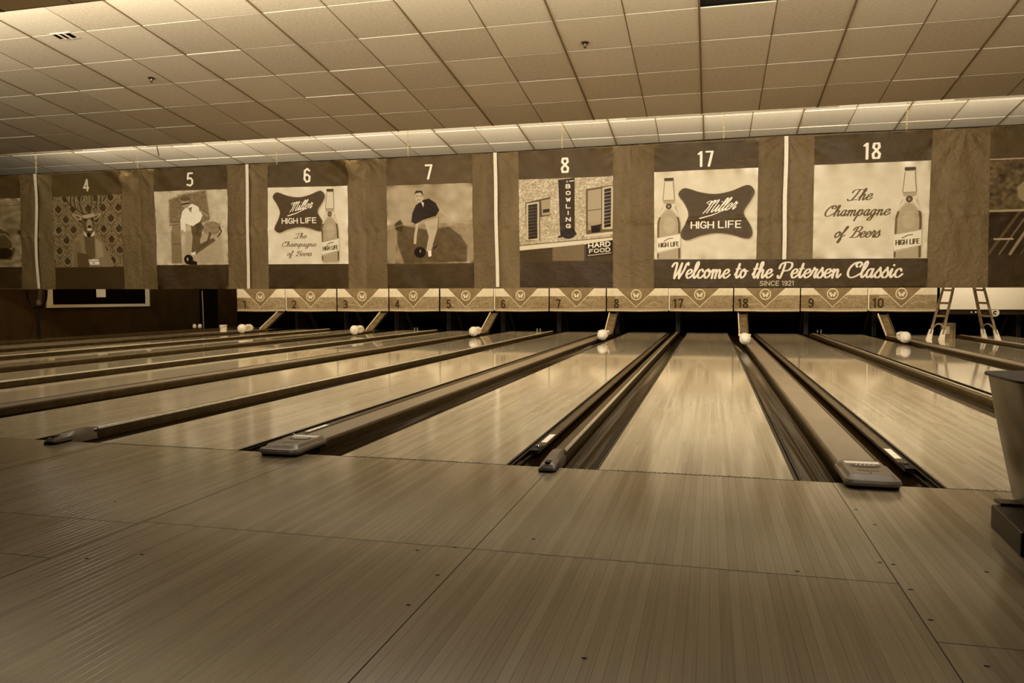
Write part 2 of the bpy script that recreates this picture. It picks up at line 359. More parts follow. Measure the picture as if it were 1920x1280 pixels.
SAN = {  # plain capitals and figures in a 0..w by 0..1 cell
 '0': (.5, [[(.25, 1), (.5, .85), (.5, .15), (.25, 0), (0, .15), (0, .85), (.25, 1)]]), '1': (.3, [[(.0, .86), (.2, 1), (.2, 0)]]),
 '2': (.5, [[(0, .8), (.1, 1), (.4, 1), (.5, .8), (.45, .55), (0, 0), (.5, 0)]]), '3': (.5, [[(0, .9), (.25, 1), (.5, .85), (.45, .55), (.2, .52), (.5, .45), (.5, .15), (.25, 0), (0, .1)]]),
 '4': (.5, [[(.4, 0), (.4, 1), (0, .25), (.52, .25)]]), '5': (.5, [[(.48, 1), (.05, 1), (.02, .55), (.3, .62), (.5, .45), (.5, .15), (.3, 0), (0, .08)]]),
 '6': (.5, [[(.48, .85), (.3, 1), (.05, .85), (0, .2), (.2, 0), (.45, .05), (.5, .4), (.25, .57), (.02, .45)]]), '7': (.48, [[(0, 1), (.48, 1), (.2, 0)]]),
 '8': (.5, [[(.25, .53), (.03, .72), (.08, .97), (.42, .97), (.47, .72), (.25, .53), (0, .3), (.05, .03), (.45, .03), (.5, .3), (.25, .53)]]),
 '9': (.5, [[(.02, .15), (.2, 0), (.45, .15), (.5, .8), (.3, 1), (.05, .95), (0, .6), (.25, .43), (.48, .55)]]),
 'H': (.6, [[(0, 0), (0, 1)], [(.6, 0), (.6, 1)], [(0, .5), (.6, .5)]]), 'I': (.02, [[(0, 0), (0, 1)]]),
 'G': (.6, [[(.58, .82), (.4, 1), (.15, .97), (0, .6), (.05, .15), (.3, 0), (.58, .1), (.58, .45), (.36, .45)]]),
 'L': (.45, [[(0, 1), (0, 0), (.45, 0)]]), 'F': (.45, [[(0, 0), (0, 1), (.45, 1)], [(0, .52), (.38, .52)]]),
 'E': (.45, [[(.45, 0), (0, 0), (0, 1), (.45, 1)], [(0, .52), (.38, .52)]]), 'S': (.5, [[(.48, .88), (.25, 1), (.03, .85), (.08, .58), (.42, .44), (.48, .15), (.25, 0), (0, .12)]]),
 'N': (.6, [[(0, 0), (0, 1), (.6, 0), (.6, 1)]]), 'C': (.55, [[(.55, .82), (.35, 1), (.1, .93), (0, .5), (.1, .07), (.35, 0), (.55, .18)]]),
 'B': (.5, [[(0, 0), (0, 1), (.35, 1), (.45, .78), (.35, .54), (0, .54)], [(.35, .54), (.5, .3), (.38, 0), (0, 0)]]),
 'O': (.6, [[(.3, 1), (.58, .8), (.58, .2), (.3, 0), (.02, .2), (.02, .8), (.3, 1)]]), 'W': (.8, [[(0, 1), (.2, 0), (.4, .8), (.6, 0), (.8, 1)]]),
 'D': (.55, [[(0, 0), (0, 1), (.35, 1), (.55, .7), (.55, .3), (.35, 0), (0, 0)]]), 'A': (.6, [[(0, 0), (.3, 1), (.6, 0)], [(.12, .38), (.48, .38)]]),
 'R': (.5, [[(0, 0), (0, 1), (.4, 1), (.48, .75), (.38, .52), (0, .52)], [(.25, .52), (.52, 0)]]), 'P': (.5, [[(0, 0), (0, 1), (.4, 1), (.5, .75), (.4, .48), (0, .48)]]),
 ' ': (.3, [])}
def sans_text(cv, txt, x0, x1, base, h, wt, t, gap=.22, slope=0, al=1):
    tot = sum(SAN[c][0]+gap for c in txt)-gap; k = (x1-x0)/tot; x = x0
    for c in txt:
        adv, st = SAN[c]
        for s_ in st:
            q = np.array(s_, float); X = x+q[:, 0]*k; Y = base-q[:, 1]*h+(X-x0)*slope
            cv.stroke(np.stack([X, Y], 1), wt, t, al, True)
        x += (adv+gap)*k
EMB = [(0, .13), (.035, .03), (.11, .0), (.3, .09), (.5, .13), (.7, .08), (.89, -.02), (.97, .02), (1.0, .13), (.95, .28), (.865, .5), (.95, .72), (.985, .88), (.95, .98), (.86, .98), (.7, .91), (.5, .88), (.3, .93), (.13, 1.01), (.05, .97), (.03, .86), (.09, .7), (.135, .5), (.08, .3)]
def emblem(cv, x0, y0, x1, y1):
    q = crom(EMB, 4, True); P = np.stack([x0+(x1-x0)*q[:, 0], y0+(y1-y0)*q[:, 1]], 1)
    cv.poly(P+[.012, .012], .5, .45, 3); cv.poly(P, .27)
    c = P.mean(0); cv.stroke(np.vstack([c+(P-c)*.955, c+(P[:1]-c)*.955]), 1.6, .4, .8)
    w = (x1-x0)*cv.w; h = (y1-y0)*cv.h; X = x0*cv.w; Y = y0*cv.h
    # the name rises to the right
    tmp = 'Miller'; tot = sum(SCR[c][0] for c in tmp); k = w*.42/tot; x = X+w*.32
    for c in tmp:
        adv, st = SCR[c]
        for s_ in st:
            q = crom(s_, 7); xx = x+q[:, 0]*k+q[:, 1]*h*.125*.5; yy = Y+h*.50-(xx-X-w*.3)*.17-q[:, 1]*h*.125
            d = np.gradient(np.stack([xx, yy], 1), axis=0); d /= np.linalg.norm(d, axis=1)[:, None]+1e-6
            cv.stroke(np.stack([xx, yy], 1), w*.0165*(.4+.6*np.abs(d[:, 1])), .93, 1, True)
        x += adv*k
    cv.stroke([(X+w*.29, Y+h*.59), (X+w*.45, Y+h*.53), (X+w*.72, Y+h*.38)], [w*.022, w*.018, 1], .93, 1, True)
    sans_text(cv, 'HIGH', X+w*.175, X+w*.47, Y+h*.78, h*.125, w*.019, .93)
    sans_text(cv, 'LIFE', X+w*.54, X+w*.83, Y+h*.775, h*.125, w*.019, .93)
def bottle(cv, cx, y0, y1, hw, cut=False):
    """cx, hw as fractions of the width, y0 to y1 down the sheet"""
    f = lambda t: y0+(y1-y0)*t
    pr = [(.34, 0), (.4, .02), (.36, .045), (.4, .14), (.46, .26), (.53, .34), (.72, .42), (.92, .5), (1, .58), (1, .8), (1, .96), (.9, 1)]; pr = [tuple(q) for q in crom(pr, 5)]
    prof = lambda s: [(cx+s*hw*a, f(b)) for a, b in pr]
    cv.poly([(x+.01, y+.01) for x, y in prof(1)+prof(-1)[::-1]], .5, .5, 3)
    cv.poly(prof(1)+prof(-1)[::-1], .62)
    cv.stroke([(cx-hw*.7, f(.44)), (cx-hw*.9, f(.55)), (cx-hw*.93, f(.97))], hw*cv.w*.16, .3, .75)
    cv.stroke([(cx+hw*.7, f(.44)), (cx+hw*.9, f(.55)), (cx+hw*.93, f(.97))], hw*cv.w*.18, .28, .8)
    cv.ell(cx+hw*.05, f(.57), hw*.5, (y1-y0)*.1, .68, .8, 3)
    cv.poly([(cx-hw*.37, f(.045)), (cx+hw*.37, f(.045)), (cx+hw*.5, f(.27)), (cx-hw*.5, f(.27))], .78)
    cv.stroke([(cx-hw*.36, f(.05)), (cx-hw*.5, f(.27)), (cx+hw*.5, f(.27)), (cx+hw*.36, f(.05))], 2, .35)
    cv.rect(cx-hw*.4, f(0), cx+hw*.4, f(.035), .25)
    for s in (-1, 1):
        cv.poly([(cx, f(.33)), (cx+s*hw*.65, f(.3)), (cx+s*hw*.5, f(.36)), (cx+s*hw*.95, f(.48)), (cx+s*hw*.7, f(.47)), (cx+s*hw*.1, f(.38))], .8, .85)
        cv.stroke([(cx+s*hw*.2, f(.38)), (cx+s*hw*.6, f(.45))], 1.5, .3, .8)
    cv.ell(cx, f(.345), hw*.25, (y1-y0)*.035, .28); cv.ell(cx, f(.345), hw*.12, (y1-y0)*.018, .5)
    cv.poly([(cx-hw, f(.72)), (cx+hw, f(.67)), (cx+hw, f(.85)), (cx-hw, f(.915))], .84)
    for d in (0, .012): cv.stroke([(cx-hw, f(.725+d*15.0)), (cx+hw, f(.675+d*14.2))], 2, .3)
    w = cv.w; sans_text(cv, 'HIGH LIFE', (cx-hw*.85)*w, (cx+hw*.85)*w, f(.84)*cv.h, (y1-y0)*.05*cv.h, hw*w*.09, .3, slope=-.1)
    cv.stroke([(cx-hw*.4, f(.765)), (cx, f(.735)), (cx+hw*.35, f(.73))], hw*w*.09, .35)
    if cut: cv.rect(cx-hw*1.1, f(.985), cx+hw*1.1, f(1.02), .36)
CW, CH = 400, 670
def base_poster(num, iy0, iy1, top=.29, bot=.23, img=.8):
    cv = Cv(CW, CH, top); cv.rect(-.01, iy1-.005, 1.01, 1.01, bot); cv.rect(-.01, iy0, 1.01, iy1, img)
    if num:
        wds = {1: 26, 2: 52}[len(num)]; cx = CW*.5; hh = CH*(.102 if len(num) == 1 else .122); by = iy0*CH*(.8 if len(num) == 1 else .86)
        sans_text(cv, num, cx-wds/2, cx+wds/2, by, hh, 10, .92, gap=.35)
    cv.noise(.012, 12, seed=int(num or 3)); return cv
def P4():
    i0, i1 = .195, .81; cv = base_poster('4', i0, i1, .3, .22, .38)
    # patterned wallpaper
    for r in range(8):
        for c in range(6):
            x = (c+(r % 2)*.5)*.22-.03; y = i0+.02+r*.09
            cv.poly([(x, y-.05), (x+.075, y-.01), (x+.06, y+.025), (x, y+.05), (x-.06, y+.025), (x-.075, y-.01)], .52, .9, 1); cv.poly([(x, y-.038), (x+.05, y-.005), (x+.035, y+.02), (x, y+.035), (x-.035, y+.02), (x-.05, y-.005)], .25, 1, 1)
            for s in (-1, 1): cv.stroke([(x, y-.06), (x+s*.05, y-.045), (x+s*.1, y+.0), (x+s*.06, y+.05)], 4, .55, .9)
    cv.noise(.03, 1.5, 0, i0, 1, i1, 4)
    # head with antlers, blazer, hands holding a cup
    for s in (-1, 1):
        for pts in ([(.5, .36), (.5+s*.13, .31), (.5+s*.24, .26), (.5+s*.3, .2)], [(.5+s*.05, .34), (.5+s*.09, .26), (.5+s*.08, .2)], [(.5+s*.15, .3), (.5+s*.17, .24), (.5+s*.16, .2)], [(.5+s*.22, .27), (.5+s*.22, .2)]):
            cv.stroke(crom(pts, 5), 13, .24); cv.stroke(crom(pts, 5)+[.008, 0], 5, .55)
        cv.poly([(.5+s*.06, .37), (.5+s*.2, .345), (.5+s*.22, .36), (.5+s*.14, .4), (.5+s*.07, .41)], .6); cv.poly([(.5+s*.1, .378), (.5+s*.18, .362), (.5+s*.12, .395)], .3)
    cv.poly([(.25, i1), (.27, .62), (.34, .55), (.45, .5), (.58, .5), (.68, .55), (.76, .66), (.86, .78), (.84, i1)], .5)
    cv.poly([(.28, i1), (.3, .6), (.38, .57), (.44, i1)], .44, .8, 2); cv.poly([(.6, .56), (.7, .6), (.72, .74), (.62, .74)], .6, .8, 3)
    cv.poly([(.45, .52), (.59, .52), (.6, .72), (.5, .76), (.46, .66)], .36)
    cv.poly([(.43, .36), (.5, .345), (.6, .36), (.6, .44), (.57, .51), (.52, .53), (.46, .5), (.42, .43)], .34)
    cv.poly([(.43, .365), (.6, .345), (.61, .375), (.5, .39), (.44, .385)], .66); cv.ell(.53, .445, .04, .05, .56, 1, 2); cv.ell(.475, .405, .014, .009, .12); cv.ell(.575, .4, .014, .009, .12); cv.ell(.53, .462, .022, .012, .12); cv.ell(.53, .487, .038, .009, .8, 1, 1)
    cv.poly([(.44, .5), (.48, .52), (.5, .55), (.46, .54)], .8); cv.poly([(.6, .5), (.57, .52), (.55, .55), (.6, .54)], .8); cv.poly([(.5, .515), (.55, .515), (.54, .55), (.51, .55)], .12)
    cv.poly([(.34, .68), (.5, .7), (.55, .76), (.5, i1), (.34, i1)], .33); cv.poly([(.64, .73), (.8, .72), (.84, .79), (.7, i1), (.66, .78)], .5)
    cv.poly([(.5, .745), (.65, .745), (.66, .79), (.52, .79)], .9); cv.stroke([(.51, .755), (.57, .765), (.65, .757)], 3, .3); cv.poly([(.55, .78), (.58, .775), (.6, .785)], .3)
    cv.rect(-.01, i1, 1.01, 1.01, .22); cv.rect(-.01, i0-.2, 1.01, i0, .3); sans_text(cv, '4', CW*.5-13, CW*.5+13, i0*CH*.78, CH*.093, 10, .8, gap=.35)
    return cv
def person5(cv, i0, i1):
    I = lambda x, y: (x, i0+(i1-i0)*y); Q = lambda P: [I(*p) for p in P]
    cv.rect(0, i0, 1, i1, .72); cv.noise(.02, 10, 0, i0, 1, i1, 5)
    cv.poly(Q([(.2, .12), (.4, .05), (.72, 0), (.76, .4), (.6, .46), (.2, .44)]), .46, 1, 4); cv.noise(.03, 2, .2, i0, .76, i0+(i1-i0)*.45, 8)
    cv.poly(Q([(.24, .46), (.36, .47), (.36, .98), (.2, .98), (.22, .6)]), .5, 1, 2); cv.stroke(Q([(.2, .46), (.36, .455)]), 4, .25); cv.stroke(Q([(.23, .72), (.36, .72)]), 3, .35)
    cv.poly(Q([(.42, .55), (.9, .45), (.95, 1), (.4, 1)]), .6, .7, 6)
    cv.ell(*I(.78, .51), .13, .055, .52); cv.noise(.03, 2, .62, i0+(i1-i0)*.4, .95, i0+(i1-i0)*.62, 9)
    cv.stroke(Q([(.88, .5), (.92, .56), (.86, .63), (.9, .58)]), 7, .3)
    cv.poly(Q([(.48, .42), (.63, .42), (.67, .5), (.62, .66), (.62, .72), (.8, .64), (.83, .68), (.62, .82), (.56, .86), (.5, .84), (.52, .62)]), .36); cv.poly(Q([(.55, .44), (.63, .44), (.64, .5), (.58, .6)]), .27, .8, 3)
    cv.stroke(Q([(.6, .78), (.72, .7), (.76, .58)]), 11, .32); cv.poly(Q([(.49, .84), (.56, .82), (.55, .87), (.5, .87)]), .85)
    cv.poly(Q([(.38, .28), (.44, .22), (.52, .18), (.6, .22), (.66, .34), (.62, .42), (.52, .48), (.46, .46), (.42, .44), (.42, .55), (.36, .55), (.35, .4)]), .9)
    cv.stroke(Q([(.62, .27), (.7, .33), (.73, .35)]), 9, .6); cv.stroke(Q([(.38, .54), (.36, .6)]), 12, .64)
    cv.ell(*I(.43, .17), .058, .042, .6); cv.ell(*I(.43, .11), .07, .02, .36, 1, 1); cv.stroke(Q([(.38, .185), (.48, .17)]), 7, .18); cv.poly(Q([(.46, .24), (.52, .22), (.5, .3)]), .5)
    cv.ell(*I(.455, .93), .064, .04, .08); cv.ell(*I(.44, .925), .014, .016, .6); cv.poly(Q([(.5, .94), (.57, .96), (.57, 1), (.46, 1)]), .1)
def P5():
    cv = base_poster('5', .188, .80, .27, .2); person5(cv, .188, .80); return cv
def P7():
    i0, i1 = .21, .812; cv = base_poster('7', i0, i1, .31, .23, .6)
    I = lambda x, y: (x, i0+(i1-i0)*y); Q = lambda P: [I(*p) for p in P]
    cv.noise(.03, 14, 0, i0, 1, i1, 7)
    cv.poly(Q([(0, .5), (1, .48), (1, 1), (0, 1)]), .5, .7, 6)
    cv.poly(Q([(.1, .52), (.16, .46), (.2, .52), (.5, .58), (.72, .54), (.85, .65), (.93, .78), (.92, .98), (.5, 1), (.2, 1), (.12, .75)]), .32, 1, 2); cv.noise(.02, 8, .1, i0+(i1-i0)*.5, .95, i1, 11)
    cv.poly(Q([(.09, .49), (.16, .44), (.19, .5), (.18, .6), (.1, .56)]), .24, 1, 2)
    cv.stroke(Q([(.0, .56), (.2, .5), (.6, .475), (1, .5)]), 4, .68, .6)
    cv.poly(Q([(.44, .47), (.62, .42), (.6, .55), (.55, .72), (.52, .84), (.49, .86), (.46, .84), (.49, .66)]), .66); cv.stroke(Q([(.61, .42), (.6, .56), (.54, .76)]), 3, .3)
    cv.poly(Q([(.48, .84), (.52, .84), (.52, .91), (.485, .92)]), .86)
    cv.poly(Q([(.54, .8), (.6, .76), (.58, .8), (.54, .83)]), .15)
    cv.stroke(Q([(.36, .5), (.34, .62), (.33, .74)]), 13, .68); cv.stroke(Q([(.62, .33), (.7, .4), (.76, .45)]), 8, .66)
    cv.poly(Q([(.34, .26), (.42, .2), (.5, .18), (.58, .24), (.62, .33), (.58, .4), (.48, .43), (.42, .45), (.34, .5), (.29, .47), (.3, .36)]), .13)
    cv.poly(Q([(.4, .21), (.44, .23), (.43, .29)]), .8)
    cv.ell(*I(.385, .155), .052, .043, .68); cv.poly(Q([(.32, .12), (.35, .075), (.42, .08), (.44, .15), (.4, .1), (.34, .11)]), .2); cv.stroke(Q([(.345, .145), (.37, .145)]), 3, .25); cv.stroke(Q([(.4, .145), (.42, .145)]), 3, .25); cv.stroke(Q([(.36, .19), (.395, .195)]), 2.5, .4)
    cv.ell(*I(.385, .86), .07, .042, .08); cv.ell(*I(.39, .845), .008, .012, .6)
    return cv
def P8():
    i0, i1 = .205, .812; cv = base_poster('8', i0, i1, .28, .21, .66)
    I = lambda x, y: (x, i0+(i1-i0)*y); Q = lambda P: [I(*p) for p in P]
    rng = np.random.default_rng(3)
    for k in range(150):  # rough stone courses
        x, y = rng.random(2); y *= .8; cv.stroke(Q([(x, y), (x+.05, y+rng.normal()*.01)]), 2, .45+rng.random()*.4, .6)
    cv.noise(.05, 2, 0, i0, 1, i0+(i1-i0)*.8, 12)
    cv.poly(Q([(0, .84), (1, .74), (1, 1.0), (0, 1.0)]), .24); cv.poly(Q([(0, .8), (1, .72), (1, .77), (0, .86)]), .78); cv.stroke(Q([(0, .8), (1, .715)]), 4, .35)
    cv.poly(Q([(.36, .83), (.7, .79), (.7, .99), (.36, .99)]), .42, .9, 1)
    def shut(x0, y0, x1, y1):
        cv.poly(Q([(x0, y0), (x1, y0-.02), (x1, y1), (x0, y1)]), .7)
        n = 11
        for k in range(n):
            ya = y0+.02+(y1-y0-.03)*k/n; cv.poly(Q([(x0+.02, ya), (x1-.02, ya-.015), (x1-.02, ya+.022), (x0+.02, ya+.035)]), .15)
    cv.poly(Q([(.07, .28), (.34, .22), (.34, .44), (.23, .46), (.23, .74), (.08, .75)]), .3)
    cv.poly(Q([(.24, .26), (.34, .24), (.34, .43), (.25, .44)]), .58); cv.poly(Q([(.26, .37), (.33, .36), (.33, .4), (.26, .41)]), .15); shut(.08, .29, .22, .74)
    cv.poly(Q([(.72, .14), (1, .1), (1, .66), (.72, .7)]), .36); cv.poly(Q([(.74, .16), (.88, .14), (.88, .6), (.74, .63)]), .6); cv.stroke(Q([(.73, .4), (.88, .38)]), 4, .35); cv.poly(Q([(.77, .58), (.88, .56), (.87, .65), (.78, .66)]), .1); shut(.89, .13, 1.0, .62)
    cv.poly(Q([(.7, .68), (1, .65), (1, .68), (.7, .71)]), .75)
    cv.poly(Q([(.43, .02), (.6, -.0), (.6, .68), (.45, .69)]), .2); cv.stroke(Q([(.43, .02), (.45, .7)]), 3, .08); cv.ell(*I(.53, .66), .08, .04, .1); cv.poly(Q([(.42, .69), (.62, .66), (.62, .68), (.42, .715)]), .15)
    for k, ch in enumerate('BOWLING'):
        x, y = I(.53, .12+k*.079); sans_text(cv, ch, x*CW-(0 if ch == 'I' else 8), x*CW+(.1 if ch == 'I' else 9), y*CH, 17, 4.5, .9)
    cv.stroke(Q([(.52, .035), (.52, .05)]), 4, .9); cv.stroke(Q([(.545, .04), (.59, .035)]), 4, .9)
    cv.poly(Q([(.72, .79), (1, .75), (1, .92), (.72, .955)]), .12)
    sans_text(cv, 'HARD', .745*CW, .97*CW, I(0, .838)[1]*CH, 20, 5, .88, slope=-.09)
    sans_text(cv, 'FOOD', .755*CW, .97*CW, I(0, .9)[1]*CH, 17, 4.5, .8, slope=-.09); cv.stroke(Q([(.74, .93), (.98, .9)]), 6, .7, .8)
    return cv
def champagne(cv, x0, x1, ys, xh, wt):
    script_text(cv, 'The', x0+(x1-x0)*.38, x0+(x1-x0)*.72, ys[0], xh, wt, .34, .35)
    script_text(cv, 'Champagne', x0, x1, ys[1], xh, wt, .34, .3)
    script_text(cv, 'of', x0+(x1-x0)*.16, x0+(x1-x0)*.32, ys[2], xh, wt, .34, .35)
    script_text(cv, 'Beers', x0+(x1-x0)*.42, x0+(x1-x0)*.86, ys[2], xh, wt, .34, .3)
def P6():
    cv = base_poster('6', .195, .805, .27, .22, .82); cv.noise(.012, 16, 0, .195, 1, .805, 6)
    emblem(cv, .065, .235, .72, .55); bottle(cv, .78, .215, .79, .105)
    champagne(cv, .17*CW, .6*CW, [.6*CH, .665*CH, .74*CH], 15, 3.2); return cv
def P17():
    cv = base_poster('17', .235, 1.02, .26, .22, .78); cv.noise(.018, 18, 0, .235, 1, 1, 17, .6, 2)
    emblem(cv, .24, .385, .97, .83); bottle(cv, .145, .29, 1.01, .115)
    return cv
def P18():
    cv = base_poster('18', .235, 1.02, .26, .22, .78); cv.noise(.022, 20, 0, .235, 1, 1, 18, .7, 2)
    bottle(cv, .83, .28, 1.01, .115); champagne(cv, .09*CW, .66*CW, [.53*CH, .655*CH, .83*CH], 33, 6); return cv
def P9():
    i0, i1 = .2, .795; cv = base_poster('', i0, i1, .27, .2, .3)
    I = lambda x, y: (x, i0+(i1-i0)*y); Q = lambda P: [I(*p) for p in P]
    cv.noise(.04, 5, 0, i0, 1, i1, 19); cv.rect(0, i0-.004, 1, i0+.004, .6)
    cv.poly(Q([(0, .55), (1, .52), (1, 1), (0, 1)]), .16)
    for k in range(12): cv.stroke(Q([(.0+k*.09, 1), (.25+k*.08, .56)]), 6 if k % 2 else 11, .34+.12*(k % 3), .8)
    cv.rect(0, I(0, .53)[1], 1, I(0, .555)[1], .55); cv.poly(Q([(.22, .3), (.3, .22), (.45, .15), (.5, .5), (.35, .52), (.24, .42)]), .5, 1, 2); cv.poly(Q([(.3, .2), (.5, .05), (.7, .2), (.7, .5), (.45, .48)]), .62, 1, 2)
    cv.ell(*I(.5, .1), .06, .045, .5); cv.ell(*I(.42, .84), .12, .065, .06); cv.ell(*I(.4, .82), .015, .02, .6); cv.stroke(Q([(.05, .84), (.2, .84)]), 8, .6)
    return cv
def P3():
    i0, i1 = .2, .81; cv = base_poster('3', i0, i1, .28, .2, .5)
    I = lambda x, y: (x, i0+(i1-i0)*y); Q = lambda P: [I(*p) for p in P]
    cv.noise(.04, 9, 0, i0, 1, i1, 2); cv.stroke(Q([(.4, .12), (1, .1)]), 4, .3, .6)
    cv.poly(Q([(.75, .4), (.88, .5), (.94, .75), (.9, .9), (.6, .86)]), .3, 1, 2); cv.stroke(crom(Q([(.7, .6), (.84, .52), (.92, .7), (.8, .8)]), 5), 7, .5); cv.ell(*I(.84, .8), .07, .05, .14, 1, 1); cv.poly(Q([(.5, .15), (.8, .2), (.78, .45), (.5, .5)]), .36, .9, 4)
    return cv.a[:, 300:].copy()
# ------------------------------------------------------------------ materials
M_lane = wood('lane_wood', .58, .76, .0274, .13, ior=1.7, far=.045)
M_board = wood('approach_wood', .47, .65, .03, .16, byobj=True, ior=1.8)
M_boardfar = wood('approach_wood_far', .47, .65, .0335, .16, dark=0, ior=1.8)
M_dark = mat('dark_gap', .05, .8, noise=.02)
M_gut = mat('gutter_composite', .085, .12, noise=.012, scale=1.1, stretch=(2, .7, 1), spec=.035)
M_gutrim = mat('gutter_rim', .06, .3, noise=.02)
M_cap = mat('capping_beige', .5, .3, noise=.03, scale=4, stretch=(1, .3, 1), grey=.15)
M_caprail = mat('capping_rail', .24, .28, noise=.05, scale=8)
M_rubber = mat('black_rubber', .05, .5, noise=.02, spec=.12)
M_white = mat('white_plastic', .85, .35, noise=.03)
M_paper = mat('white_paper', .9, .7, noise=.04)
M_chrome = mat('bright_metal', .8, .2, 1, .05)
M_steel = mat('ramp_steel', .4, .32, .5, .08, 6)
M_gold = mat('fitting_metal', .62, .25, 1, .06)
M_tile = mat('ceiling_tile_mineral', .76, .85, noise=.035, scale=14, bump=.25, stretch=(1, 2.2, 1), spec=.2, grey=.12)
M_tile2 = mat('ceiling_tile_mineral_aged', .72, .85, noise=.035, scale=14, bump=.25, stretch=(1, 2.2, 1), spec=.2, grey=.12)
M_tee = mat('ceiling_tee', .42, .6, noise=.03)
M_pl = mat('plenum_dark', .07, .9, noise=.02)
M_wall = mat('wall_brown', .19, .8, noise=.02, scale=2, spec=.05)
M_black = mat('pit_black', .015, .9, noise=.01, spec=0)
M_kick = mat('kickback_brown', .13, .6, noise=.05, scale=3)
M_cur = vinyl('curtain_vinyl', .4, .03, .7)
M_curd = vinyl('curtain_vinyl_dark', .375, .03, .7)
M_strip = mat('pale_strip', .82, .4, noise=.03)
M_lad = mat('ladder_fibre', .5, .45, noise=.06)
M_card = mat('cardboard', .44, .8, noise=.05, scale=5)
M_ret = mat('ball_return_shell', .52, .25, noise=.05, scale=3, stretch=(1, 1, .4))
M_retd = mat('ball_return_base', .16, .4, noise=.03)

# ------------------------------------------------------------------ floor: approach boards
BW = 1.54/46
floor = MB().box(-9, 4.6, -9, 0, -.06, -.022).build('floor', M_pl); tag(floor, kind='structure')
def boardmesh(L):
    b = MB(); w = BW/2-.0001; t = .0004
    v = [(-w, 0, -.02), (w, 0, -.02), (w, L, -.02), (-w, L, -.02), (-w, 0, -t), (w, 0, -t), (w, L, -t), (-w, L, -t),
         (-w+t, .0, 0), (w-t, .0, 0), (w-t, L, 0), (-w+t, L, 0)]
    f = [(0, 3, 2, 1), (0, 1, 5, 4), (1, 2, 6, 5), (2, 3, 7, 6), (3, 0, 4, 7), (4, 5, 9, 8), (5, 6, 10, 9), (6, 7, 11, 10), (7, 4, 8, 11), (8, 9, 10, 11)]
    me = bpy.data.meshes.new('board'); me.from_pydata(v, [], f); me.materials.append(M_board); return me
BM = {}
far_b = MB()
def board(x, y0, y1, own=True):
    L = round(y1-y0-.0015, 4)
    if own:
        if L not in BM: BM[L] = boardmesh(L)
        o = bpy.data.objects.new('board', BM[L]); COL.objects.link(o); o.parent = floor; o.location = (x, y0+.0007, 0)
        o.rotation_euler = (0, random.gauss(0, .0016), 0)
    else: far_b.box(x-BW/2+.0002, x+BW/2-.0002, y0, y1, -.02, 0)
for p in range(-5, 4):
    x0 = -.28+p*1.54 if p <= 0 else 1.26+(p-1)*1.54
    for k in range(46):
        x = x0+BW*(k+.5)
        if x > 4.4 or x < -8.8: continue
        j = -1.53 if p in (-1, 0) else (-1.56 if p == -2 else -2.0)
        own = -3.3 < x < 2.35
        board(x, j, -.004, own)
        if -2.75 < x < 2.2 and (x > -2.6+0 or True): board(x, -4.3 if abs(x) < 3 else -4, j, -2.2 < x < 1.65)
        else: board(x, -4.3, j, False)
        far_b.box(x-BW/2+.0004, x+BW/2-.0004, -8.8, -4.302, -.02, 0)
o = far_b.build('board', M_boardfar, floor); tag(o, kind='stuff')
# seams between the approach panels and the recessed screw marks
sm = MB()
for sx_ in (-1.82, -.28, 1.26, 2.8, -3.36, -4.9): sm.box(sx_-.0016, sx_+.0016, -4.3, -.004, -.004, .0006)
sm.box(-1.82, 1.26, -1.5315, -1.5288, -.004, .0005); sm.box(1.26, 2.8, -2.0015, -1.999, -.004, .0005); sm.box(-3.36, -1.82, -1.561, -1.559, -.004, .0005); sm.box(-3.36, -1.82, -2.03, -2.0275, -.004, .0005)
sm.build('seam', M_dark, floor)
for (x, y) in ((-.08, -1.35), (-.322, -1.84), (-.321, -2.12), (1.243, -1.31), (1.287, -1.32), (1.287, -1.578), (1.285, -1.836), (.933, -1.486), (1.597, -1.324), (1.288, -.546), (1.324, -.785), (-1.683, -2.0), (-1.511, -1.91), (-2.2, -1.27), (-.493, -1.6), (1.35, -2.13), (.29, -2.35), (-.36, -1.53)):
    MB().lathe([(.008, .0), (.008, .0012)], (x, y, 0), 10, 1, .5).build('screw_mark', M_dark, floor)
for x, w in ((W/2, W), (-GN-W/2, W), (-GN-W-GW-W/2, W), (W+GW+W/2, W)):   # foul line joint with its row of worn marks
    m_ = MB().box(x-w/2, x+w/2, -.004, .004, -.02, .0007)
    rr = random.Random(int(x*100)); xx = x-w*.42
    while xx < x+w*.34:
        l = rr.choice((.012, .02, .008)); m_.box(xx, xx+l, .012, .012+rr.choice((.006, .01)), -.001, .0007); xx += l+rr.choice((.008, .015))
    m_.build('foul_line', M_dark, floor)

# ------------------------------------------------------------------ lanes, gutters, cappings
def lane_left(i):         # lane 0 is the one under panel 17; negative to the left
    return (i//2)*PITCH+(0 if i % 2 == 0 else W+GW)
LN = {-8: '1', -7: '2', -6: '3', -5: '4', -4: '5', -3: '6', -2: '7', -1: '8', 0: '17', 1: '18', 2: '9', 3: '10', 4: None, 5: None}
LEND = 18.2
lane_me = None
for i, n in LN.items():
    x = lane_left(i)
    if lane_me is None:
        b = MB().box(0, W, .004, LEND, -.06, 0); lane_me = b.build('bowling_lane', M_lane); o = lane_me
    else:
        o = lane_me.copy(); COL.objects.link(o)
    o.location = (x, 0, 0)
    if n: lab = 'glossy board bowling lane running under the masking panel numbered %s' % n
    elif i == 4: lab = 'glossy bowling lane running under the white panel behind the ladder'
    else: lab = 'outermost bowling lane, beyond the ladder'
    tag(o, lab, 'bowling lane', None)
    e = MB().box(x-.011, x-.0005, .004, LEND, -.06, -.001).box(x+W+.0005, x+W+.011, .004, LEND, -.06, -.001)
    d = e.build('edge_strip', M_gutrim); d.parent = o; d.matrix_parent_inverse = Matrix.Translation((-x, 0, 0))
